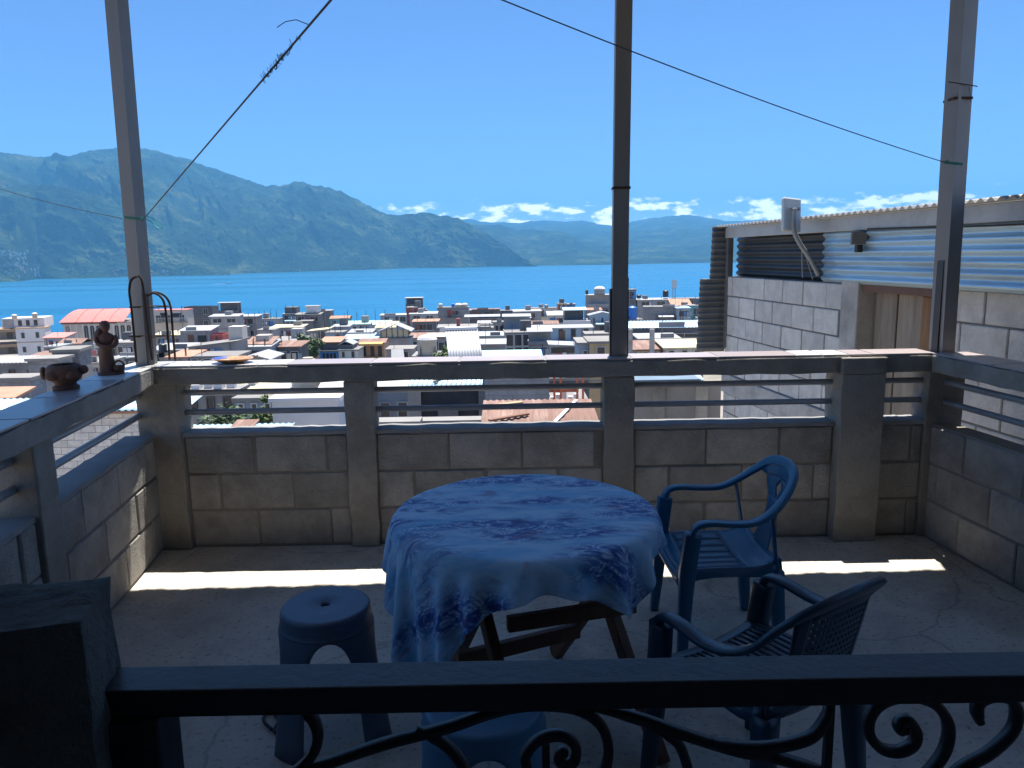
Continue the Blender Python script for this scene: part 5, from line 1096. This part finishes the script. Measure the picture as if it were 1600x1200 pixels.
hs('m57', 'lean-to with pale yellow roof rising to the right', 481, 512, 514, 'grey', 'sheetx', 'sheet_yellow', (0, 0), d=128, rise=.6); hs('m58', 'low blue grey flat house in the middle of town', 509, 536, 519, 'bluegrey', 'flat', 'slab', (0, 0), d=118); hs('m59', 'small grey house with white roof right of the turquoise house', 519, 545, 510, 'bluegrey', 'sheet', 'sheet', (1, 1), d=135, rise=.3)
hs('m60', 'grey house with arched pale roof before the turquoise roof', 545, 577, 506, 'grey', 'sheet', 'sheet_teal', (2, 1), d=148, rise=.4, hwid=.4); hs('m60b', 'low house with bright white roof strip in the middle of town', 545, 580, 519, 'grey', 'sheet', 'sheet', (0, 0), d=116, rise=.4); hs('m60c', 'wide pale roofed house behind the awning house', 536, 588, 529, 'bluegrey', 'sheet', 'sheet_blue', (0, 0), d=98, rise=.5)
hs('m61', 'blue fronted house with orange tiled roof and balcony', 500, 530, 534, 'dark', 'sheet', 'terracotta', (0, 0), d=88, rise=.5, depth=4)
addon('m61', 'ground_floor', 'bluew', lambda g, w, H, dp: g.box(-w, w, -.5, 0, H-4.5, H-1.1)); addon('m61', 'balcony_slab', 'slab', lambda g, w, H, dp: g.box(-w, w*1.05, -.6, 0, H-1.08, H-.95))
for k in range(4): addon('m61', 'shop_window', 'glass', lambda g, w, H, dp: g.box(-w*.7+k*.42, -w*.7+k*.42+.3, -.53, -.49, H-2.0, H-1.3))
hs('m62', 'cream house with small white gable beside the blue fronted house', 529, 559, 546, 'cream', 'flat', 'slab', (2, 1), d=82, depth=4, hwid=.3, wz=(1, .6), wstart=.25); addon('m62', 'gable_roof', 'sheet', lambda g, w, H, dp: [g.hexa([(-w*1.1, .3, H+.45), (-w*.3, .3, H+.85), (-w*.3, 3, H+.85), (-w*1.1, 3, H+.45), (-w*1.1, .3, H+.5), (-w*.3, .3, H+.9), (-w*.3, 3, H+.9), (-w*1.1, 3, H+.5)]), g.hexa([(-w*.3, .3, H+.85), (w*.5, .3, H+.45), (w*.5, 3, H+.45), (-w*.3, 3, H+.85), (-w*.3, .3, H+.9), (w*.5, .3, H+.5), (w*.5, 3, H+.5), (-w*.3, 3, H+.9)])])
addon('m62', 'gable_wall', 'dark', lambda g, w, H, dp: g.box(-w*.9, w*.4, .5, 2.8, H, H+.44))
hs('m63', 'orange house with two yellow awnings and red roof', 562, 600, 535, 'orangew', 'gable', 'rust', (3, 1), d=86, rise=.6, depth=4, hwid=.35, wz=(1, 1.0), wstart=.5, fr='frame_dark')
for dz in (.05, -1.6): addon('m63', 'awning', 'awning', lambda g, w, H, dp: g.hexa([(-w*.95, -.9, H+dz-.32), (w*.95, -.9, H+dz-.32), (w*.95, 0, H+dz-.05), (-w*.95, 0, H+dz-.05), (-w*.95, -.9, H+dz-.1), (w*.95, -.9, H+dz-.1), (w*.95, 0, H+dz), (-w*.95, 0, H+dz)]))
hs('m64', 'pale yellow roofed house with black steel gable and glazed terrace', 594, 640, 528, 'grey', 'flat', 'slab', (0, 0), d=92, depth=5); r_, Wm, Hm, _ = HS['m64']
for k in range(6):
    x = -Wm/2+.1+k*(Wm-.2)/5; hgt = .9+.7*(1-abs(k-2.8)/2.8)
    MB().box(x-.04, x+.04, .1, .2, Hm, Hm+hgt).build('gable_post', TW['tankb'], r_)
    if k < 5: MB().box(x+.06, x+(Wm-.2)/5-.06, .14, .17, Hm+.1, Hm+min(hgt, .95)).build('pane', TW['sheet_yellow'], r_)
addon('m64', 'gable_roof', 'sheet', lambda g, w, H, dp: [g.hexa([(-w*1.15, -.3, H+.75), (.1, -.3, H+1.6), (.1, 3, H+1.6), (-w*1.15, 3, H+.75), (-w*1.15, -.3, H+.83), (.1, -.3, H+1.68), (.1, 3, H+1.68), (-w*1.15, 3, H+.83)]), g.hexa([(.1, -.3, H+1.6), (w*1.15, -.3, H+.75), (w*1.15, 3, H+.75), (.1, 3, H+1.6), (.1, -.3, H+1.68), (w*1.15, -.3, H+.83), (w*1.15, 3, H+.83), (.1, 3, H+1.68)])])
hs('m64b', 'house with pale yellow sloping roof in the middle of town', 588, 616, 511, 'cream', 'sheet', 'sheet_yellow', (0, 0), d=100, rise=.9, depth=4); hs('m64c', 'grey stair house with tilted white sheet below the black gable', 603, 645, 545, 'grey', 'flat', 'slab', (2, 1), d=80, hwid=.3, wz=(1, .7), wstart=.3); addon('m64c', 'leaning_sheet', 'sheet', lambda g, w, H, dp: g.hexa([(-w*.5, -1.2, H-1.3), (w*.5, -1.2, H-1.3), (w*.3, -.1, H-.05), (-w*.6, -.1, H-.05), (-w*.5, -1.2, H-1.25), (w*.5, -1.2, H-1.25), (w*.3, -.1, H), (-w*.6, -.1, H)]))
hs('m65', 'grey house carrying the big beige tank', 645, 690, 556, 'grey', 'flat', 'slab', (0, 0), d=66, depth=4); tank('m65', -.05, .3, .86, 1.35, 'tankbeige', 'big beige tank with white lid in the middle of town', 0, 'dome')
r_, Wm, Hm, _ = HS['m65']
hs('m65b', 'house with patched pink and white roofs behind the beige tank', 640, 706, 527, 'grey', 'sheet', 'rust', (4, 1), d=100, rise=.6, hwid=.4); addon('m65b', 'roof_patch', 'sheet', lambda g, w, H, dp: g.hexa([(-w*.2, -.3, H+.03), (w*.7, -.3, H+.03), (w*.7, dp*.5, H+.36), (-w*.2, dp*.5, H+.36), (-w*.2, -.3, H+.07), (w*.7, -.3, H+.07), (w*.7, dp*.5, H+.42), (-w*.2, dp*.5, H+.42)]))
hs('m65c', 'grey house with white tarp and brick chimney behind the steep roof', 684, 748, 511, 'grey', 'sheet', 'slab', (3, 1), d=125, rise=.4, hwid=.4); addon('m65c', 'chimney', 'redw', lambda g, w, H, dp: g.box(-w*.1, w*.06, 1, 2, H, H+1.3)); addon('m65c', 'tarp', 'white', lambda g, w, H, dp: g.box(-w*.9, -w*.25, -.35, -.1, H-.7, H+.1))
hs('m66', 'steep white corrugated roof rising towards the lake', 704, 752, 560, 'grey', 'sheet', 'sheet', (0, 0), d=41, rise=1.35, depth=2.6, ov=.1, corrug=.16, yaw=8); addon('m66', 'ridge_cap', 'white', lambda g, w, H, dp: g.box(-w*1.15, w*1.1, dp-.1, dp+.35, H+rise_c, H+rise_c+.12) if False else g.box(-w*1.12, w*1.08, dp-.1, dp+.4, H+1.30, H+1.46))
hs('m67', 'low building with broad pale turquoise flat roof', 750, 846, 559, 'bluegrey', 'sheet', 'sheet_teal', (0, 0), d=46, rise=.2, depth=3, ov=.1)
hs('m68', 'grey block wall house with white roof line left of glazed house', 744, 788, 537, 'block', 'sheet', 'sheet', (0, 0), d=80, rise=.3, depth=5); hs('m68b', 'dark garage with patched roof behind the steep white roof', 745, 790, 524, 'grey', 'sheet', 'sheet', (1, 1), d=100, rise=.4); hs('m68c', 'plain grey house standing left of the glazed house', 770, 792, 503, 'block', 'flat', 'slab', (0, 0), d=135)
hs('m69', 'tan rendered house left of the middle post with one pale window', 921, 960, 533, 'tan', 'flat', 'slab', (1, 1), d=50, depth=4, hwid=.3, wz=(1, .8), wstart=.4); hs('m69b', 'pale blue grey side house with arched window left of tan house', 904, 924, 535, 'bluegrey', 'flat', 'slab', (1, 1), d=50.3, depth=4, hwid=.3); hs('m69c', 'cluttered roof terrace house behind the tan house', 915, 962, 521, 'grey', 'flat', 'slab', (3, 1), d=95, hwid=.4)
# ---- seen through the parapet openings
hs('o70', 'weathered grey plank house with two small windows seen under the cap', 288, 366, 611, 'grey', 'flat', 'slab', (3, 1), d=36, depth=1.8, hwid=.35, wz=(1, .5), wstart=.35, fr='frame_dark'); addon('o70', 'roof_junk', 'white', lambda g, w, H, dp: [g.box(-w*.9+k*.55, -w*.9+k*.55+.4, .5+.2*(k % 2), 1.0, H, H+.22+.12*(k % 3)) for k in range(4)])
hs('o70b', 'terrace with pale yellow floor and white tank box seen under the cap', 340, 424, 607, 'cream', 'flat', 'sheet_yellow', (0, 0), d=42, depth=2.5); addon('o70b', 'tank_box', 'white', lambda g, w, H, dp: g.box(-w*.1, w*.2, 1, 1.5, H, H+.75)); addon('o70b', 'railing', 'post', lambda g, w, H, dp: [g.box(-w, -w*.3, 0, .04, H+.6, H+.64)]+[g.box(-w+k*.25, -w+k*.25+.03, 0, .04, H, H+.6) for k in range(5)])
hs('o71', 'blue grey house with dark doorway seen through the left opening', 366, 428, 621, 'bluegrey', 'flat', 'slab', (3, 1), d=34, depth=1.2, hwid=.32, wz=(1, .9), wstart=.3)
hs('o72', 'patched red and blue sheet roof at the bottom of left opening', 285, 432, 682, 'grey', 'sheet', 'sheet_blue', (0, 0), d=24, rise=.1, depth=1.2, corrug=.2); addon('o72', 'roof_patch', 'rust', lambda g, w, H, dp: g.hexa([(-w*.1, -.3, H+.02), (w*.4, -.3, H+.02), (w*.4, dp, H+.26), (-w*.1, dp, H+.26), (-w*.1, -.3, H+.05), (w*.4, -.3, H+.05), (w*.4, dp, H+.30), (-w*.1, dp, H+.30)]))
hs('o73', 'plain white rendered box house seen through the left opening', 424, 528, 621, 'white', 'flat', 'white', (0, 0), d=30, depth=1.5, bands=False); hs('o73b', 'white sheet roof house behind the white box house', 500, 560, 611, 'grey', 'sheet', 'sheet', (0, 0), d=38, rise=1.0, depth=4); hs('o73d', 'dark open house with pale window right of white box house', 526, 562, 620, 'shade_paint', 'flat', 'slab', (2, 1), d=36, depth=4, hwid=.5)  # last house: solid front, its open interior's shade painted as near-black
hs('o73c', 'low house with big round tank behind the white box', 420, 520, 612, 'grey', 'sheet', 'sheet', (0, 0), d=40, rise=.2, depth=4); tank('o73c', .1, .3, .95, 1.3, 'tankbeige', 'big beige tank seen under the parapet cap', .0)
hs('o75', 'white sheet roof on a small grey blue house under the cap', 588, 642, 602, 'bluegrey', 'sheet', 'sheet', (2, 1), d=38, rise=.7, depth=4, hwid=.5, wz=(1, .7), wstart=.9); hs('o75b', 'low white walled yard house at bottom of middle opening', 590, 652, 658, 'white', 'flat', 'slab', (0, 0), d=27, depth=.6)
hs('o76', 'dark open workshop under a pale corrugated roof', 640, 765, 603, 'shade_paint', 'sheet', 'sheet_blue', (0, 0), d=34, rise=.55, depth=3.5, corrug=.22, ov=.1, bands=False)  # solid front in near-black, painting the shade inside the open workshop
for k in range(5): addon('o76', 'stored_goods', ['bluew', 'dark', 'brown', 'grey', 'tan'][k], lambda g, w, H, dp: g.box(-w*.6+k*.62, -w*.6+k*.62+.45, -.25, -.02, H-2.6, H-2.0+.17*((k*3) % 4)))
addon('o76', 'side_wall', 'block', lambda g, w, H, dp: g.box(w*.72, w*1.0, -.12, -.01, 0, H-.2))
addon('o76', 'lying_pipe', 'post', lambda g, w, H, dp: g.bar((-w*.4, .3, H+.14), (w*.1, 2.6, H+.45), .1, .1)); addon('o76', 'pillar', 'slab', lambda g, w, H, dp: g.box(-w*1.02, -w*.72, -.5, -.05, H-3.5, H-.15)); addon('o76', 'work_bench', 'dark', lambda g, w, H, dp: g.box(-w*.3, w*.2, -.3, -.05, H-1.45, H-.9))
hs('o76b', 'grey concrete yard wall below the dark workshop', 645, 758, 656, 'grey', 'flat', 'slab', (0, 0), d=28, depth=.5)
hs('o77', 'stained grey block house in the middle of the parapet opening', 757, 858, 578, 'block', 'flat', 'slab', (0, 0), d=33, depth=4, h=1.75); hs('o77b', 'dark recess of the house under the stained block house', 762, 858, 627, 'dark', 'flat', 'slab', (0, 0), d=35, depth=3)
hs('o79', 'broad rust red sheet roof at the bottom of middle opening', 755, 935, 668, 'grey', 'sheet', 'rust', (0, 0), d=24.5, rise=.32, depth=3.2, ov=.1, corrug=.22)
addon('o79', 'roof_board', 'brown', lambda g, w, H, dp: g.bar((-w*.9, .6, H+.14), (-w*.2, 1.3, H+.2), .18, .06)); addon('o79', 'roof_batten', 'white', lambda g, w, H, dp: g.bar((w*.2, .1, H+.06), (w*.75, 2.9, H+.34), .12, .05)); addon('o79', 'roof_plank', 'tan', lambda g, w, H, dp: g.bar((-w*.95, 2.3, H+.28), (-w*.3, 2.7, H+.33), .25, .08))
os_ = thing('steel_frame', 'orange painted steel frame with junk in the parapet opening', 'frame', at_y(880, 640, 36))
b0 = os_.location
for px_ in (866, 876, 902, 911): a = at_y(px_, 585, 36); MB().box(a.x-.05, a.x+.05, 36, 36.1, b0.z-2, a.z+.5).build('post', TW['orange_steel'], os_, world=True)
a = at_y(856, 605, 36.2); b = at_y(904, 598, 36.2); MB().box(a.x, b.x, 36.15, 36.5, a.z-.25, a.z).build('beam', TW['orange_steel'], os_, world=True)
hs('o80', 'grey terrace floor house with white junk behind the orange frame', 857, 918, 628, 'grey', 'flat', 'slab', (0, 0), d=37, depth=4); addon('o80', 'junk', 'white', lambda g, w, H, dp: [g.box(-w*.9+k*.3, -w*.9+k*.3+.22, .3, .6, H, H+.2+.13*((k*7) % 3)) for k in range(5)]); hs('o80b', 'dark house face behind the orange frame', 857, 918, 590, 'dark', 'flat', 'slab', (2, 1), d=42, depth=3)
# block wall house seen through the left parapet
a = at_y(60, 646, 20.5); b = at_y(205, 640, 20.5)
lw = thing('block_house', 'pale block wall house with blue white sheet roof beyond left parapet', 'house', ((a.x+b.x)/2, 20.5, -9))
L0 = Vector((a.x-2.2, 20.5, 0)); Lw = b.x-a.x+3.6; zt_ = (a.z+b.z)/2
lay_blocks(lw, L0, (1, 0, 0), (0, -1, 0), Lw, zt_-12*.2, 12, M['block_pale'], bl=.40, ch=.2, t=.13, first=.1)
MB().box(L0.x, L0.x+Lw, 20.51, 20.7, -9, zt_).build('mortar', M['mortar_pale'], lw, world=True); MB().box(L0.x+Lw-1.15, L0.x+Lw-.95, 20.485, 20.56, -9, zt_).build('column', M['concrete_pale'], lw, world=True)
g = MB(); n = 300; g.grid([[(L0.x-.2+(Lw+.4)*k/n, y, zt_+.05+.14*(y-20.3)+.016*math.sin((Lw+.4)*k/n*2*math.pi/.18)) for k in range(n+1)] for y in (20.3, 20.9, 21.5)]); g.build('roof', TW['sheet_blue'], lw, world=True, smooth=True, solid=.004)
MB().box(L0.x, L0.x+Lw, 20.34, 20.40, zt_-.05, zt_+.02).build('roof_edge', TW['terracotta'], lw, world=True)

# ---- trees
LEAF = mat('leaf', (.05, .095, .028), .6, var=.4, scale=1.5, bump=0, rnd=.1); LEAF2 = mat('leaf_light', (.085, .14, .035), .6, var=.4, scale=1.5, bump=0); BARK = mat('bark', (.12, .09, .065), .9, var=.3)
def tree(label, px, py, d, h, w, n, leaf=LEAF, ls=.22):
    a = at_y(px, py, d); t = thing('tree', label, 'tree', (a.x, d, a.z-h)); rng = random.Random(int(px))
    g = MB(); g.tube(catmull([(0, 0, -2), (.05, 0, h*.25), (-.04, .05, h*.5), (0, 0, h*.8)], 4), [.16*h/4*(1-.065*i) for i in range(13)], 7)
    for k in range(6):
        ang = k*1.05+.3; g.tube([(0, 0, h*(.35+.05*k)), (math.cos(ang)*w*.25, math.sin(ang)*w*.25, h*(.5+.05*k)), (math.cos(ang)*w*.42, math.sin(ang)*w*.42, h*(.62+.05*k))], [.06, .04, .02], 5)
    g.build('trunk', BARK, t)
    cl = [(rng.gauss(0, .27)*w, rng.gauss(0, .27)*w, h*(.68+rng.gauss(0, .14)), rng.uniform(.14, .26)*w) for _ in range(14)]
    g = MB()
    for k in range(n):
        cx, cy, cz, cr_ = rng.choice(cl); v = Vector((rng.gauss(0, 1), rng.gauss(0, 1), rng.gauss(0, 1))).normalized()*cr_*rng.uniform(.6, 1.05)
        p = Vector((cx, cy, cz))+v; u = Vector((rng.gauss(0, 1), rng.gauss(0, 1), rng.gauss(0, .6))).normalized(); q = u.cross(v.normalized()+Vector((.1, 0, .2))).normalized()
        s = ls*rng.uniform(.6, 1.2); g.add([p-u*s, p+q*s*.45, p+u*s, p-q*s*.45], [(0, 1, 2, 3)])
    g.build('crown', leaf, t)
tree('round green tree left of the blue fronted house', 484, 526, 84, 4.2, 3.0, 2600)
tree('green bush left of the steep white roof', 696, 543, 62, 2.4, 1.6, 900, LEAF2, .14)
tree('leafy tree seen through the left parapet opening', 335, 637, 29, 3.0, 2.4, 2200, LEAF, .13)
tree('small leafy tree left of the white box house', 412, 636, 31, 2.2, 1.2, 900, LEAF2, .12)
tree('distant tuft of trees at the waterside left of middle', 428, 494, 215, 5, 4, 700, LEAF, .4)
# ---- lean-tos, balconies and pipes that break up the house fronts
arng = random.Random(5)
for key in list(HS):
    r_, W_, H_, dp_ = HS[key]; d_ = r_.location.y
    if d_ < 55 or H_ < 3.5 or key in ('hall', 'hotel', 'm61', 'm63', 'glz24', 'm64', 'm64c', 'm66', 'blue42', 'white21', 'balc29'): continue
    q = arng.random()
    if q < .55:
        w_ = W_*arng.uniform(.35, .75); x = arng.uniform(-W_/2, W_/2-w_); dp2 = arng.uniform(1.0, 2.0); h2 = H_-arng.uniform(1.5, 2.4)
        MB().box(x, x+w_, -dp2, -.01, 0, h2).build('lean_to', TW[arng.choice(['grey', 'block', 'dark', 'cream', 'bluegrey'])], r_)
        MB().hexa([(x-.15, -dp2-.25, h2), (x+w_+.15, -dp2-.25, h2), (x+w_+.15, -.01, h2+.25), (x-.15, -.01, h2+.25), (x-.15, -dp2-.25, h2+.07), (x+w_+.15, -dp2-.25, h2+.07), (x+w_+.15, -.01, h2+.32), (x-.15, -.01, h2+.32)]).build('lean_to_roof', TW[arng.choice(['sheet', 'sheet', 'slab', 'sheet_blue', 'rust', 'slab'])], r_)
        for k in range(arng.choice([1, 2])):
            xx = x+w_*(.15+.45*k); MB().box(xx, xx+w_*.25, -dp2-.03, -dp2+.02, h2-1.3, h2-.35).build('opening', TW['glass'], r_)
    elif q < .8:
        w_ = W_*arng.uniform(.5, .95); x = arng.uniform(-W_/2, W_/2-w_); z = H_-2.55; b_ = MB(); b_.box(x, x+w_, -.9, -.05, z-.12, z); bo = b_.build('balcony', TW['slab'], r_)
        rl = MB(); rl.box(x, x+w_, -.9, -.86, z+.82, z+.87)
        for k in range(int(w_/.22)+1): rl.box(x+k*.22, x+k*.22+.03, -.9, -.87, z-.02, z+.83)
        rl.build('balcony_rail', TW[arng.choice(['frame_dark', 'post', 'white'])], bo)
        MB().box(x+w_*.1, x+w_*.35, -.03, .02, z, z+1.9).build('door', TW[arng.choice(['glass', 'brown'])], r_); MB().box(x+w_*.5, x+w_*.85, -.03, .02, z+.7, z+1.8).build('opening', TW['glass'], r_)
    x = arng.uniform(-.48, .48)*W_; MB().box(x, x+.07, -.09, -.02, 0, H_-.2).build('drain_pipe', TW[arng.choice(['post', 'frame', 'tankb'])], r_)
    if arng.random() < .5:
        x0_ = arng.uniform(-.45, .1)*W_
        for k in range(arng.choice([2, 3, 4])):
            MB().box(x0_+k*.55, x0_+k*.55+.4, -.18, -.15, H_-1.5, H_-.7).build('hanging_washing', TW[arng.choice(['white', 'bluegrey', 'redw', 'cream', 'bluew'])], r_)
# ---- roof clutter on the flat roofs
crng = random.Random(11)
for key in list(HS):
    r_, W_, H_, dp_ = HS[key]; d_ = r_.location.y
    if d_ < 60 or key in ('hall', 'hotel', 'big19', 'frame30', 'm64', 'm62', 'm61', 'm63') or 'roof' not in [c.name.split('.')[0] for c in r_.children]: continue
    k = crng.random()
    if any(c.name.startswith('shelter') for c in r_.children): k = .95
    if k < .28:
        x = crng.uniform(-.6, .5)*W_/2; MB().box(x, x+1.3, dp_-1.6, dp_-.2, H_-.1, H_+crng.uniform(.8, 1.5)).build('stair_hut', TW[crng.choice(['grey', 'block', 'dark', 'cream'])], r_)
    if .2 < k < .55: rebars(key, crng.choice([2, 3]), crng.uniform(.5, 1.1))
    if .5 < k < .8:
        x = crng.uniform(-.8, .1)*W_/2; MB().box(x, x+W_*.35, .05, .17, H_, H_+crng.uniform(.3, .6)).build('low_wall', TW[crng.choice(['grey', 'block'])], r_)
    if k > .7:
        x = crng.uniform(-.7, .7)*W_/2; MB().box(x, x+.05, .4, .45, H_-.2, H_+crng.uniform(1.0, 2.2)).build('pole', TW['post'], r_)
    # a door or shutter panel low on the wall
    if H_ > 2 and crng.random() < .5:
        x = crng.uniform(-.7, .3)*W_/2; MB().box(x, x+crng.uniform(.7, 1.1), -.03, .02, H_-2.3, H_-.45).build('door', TW[crng.choice(['brown', 'frame_dark', 'glass', 'bluew'])], r_)
# ---- small motor boat on the lake and its wake
bp0 = at_z(358, 443.5, -60); bt = thing('motor_boat', 'tiny white motor boat crossing the lake at left', 'boat', bp0)
g = MB(); g.hexa([(-9, -1.5, 0), (7, -1.5, 0), (7, 1.5, 0), (-9, 1.5, 0), (-9, -2, 2.2), (11, -.5, 2.6), (11, .5, 2.6), (-9, 2, 2.2)]); g.build('hull', TW['white'], bt); MB().box(-5, 3, -1.4, 1.4, 2.3, 4.2).build('cabin', TW['white'], bt)
gw = MB(); gw.box(bp0.x-42, bp0.x-10, bp0.y-2.5, bp0.y+2.5, -59.99, -59.85); tag(gw.build('boat_wake', TW['white']), 'white wake trailing behind the tiny motor boat', 'wake')
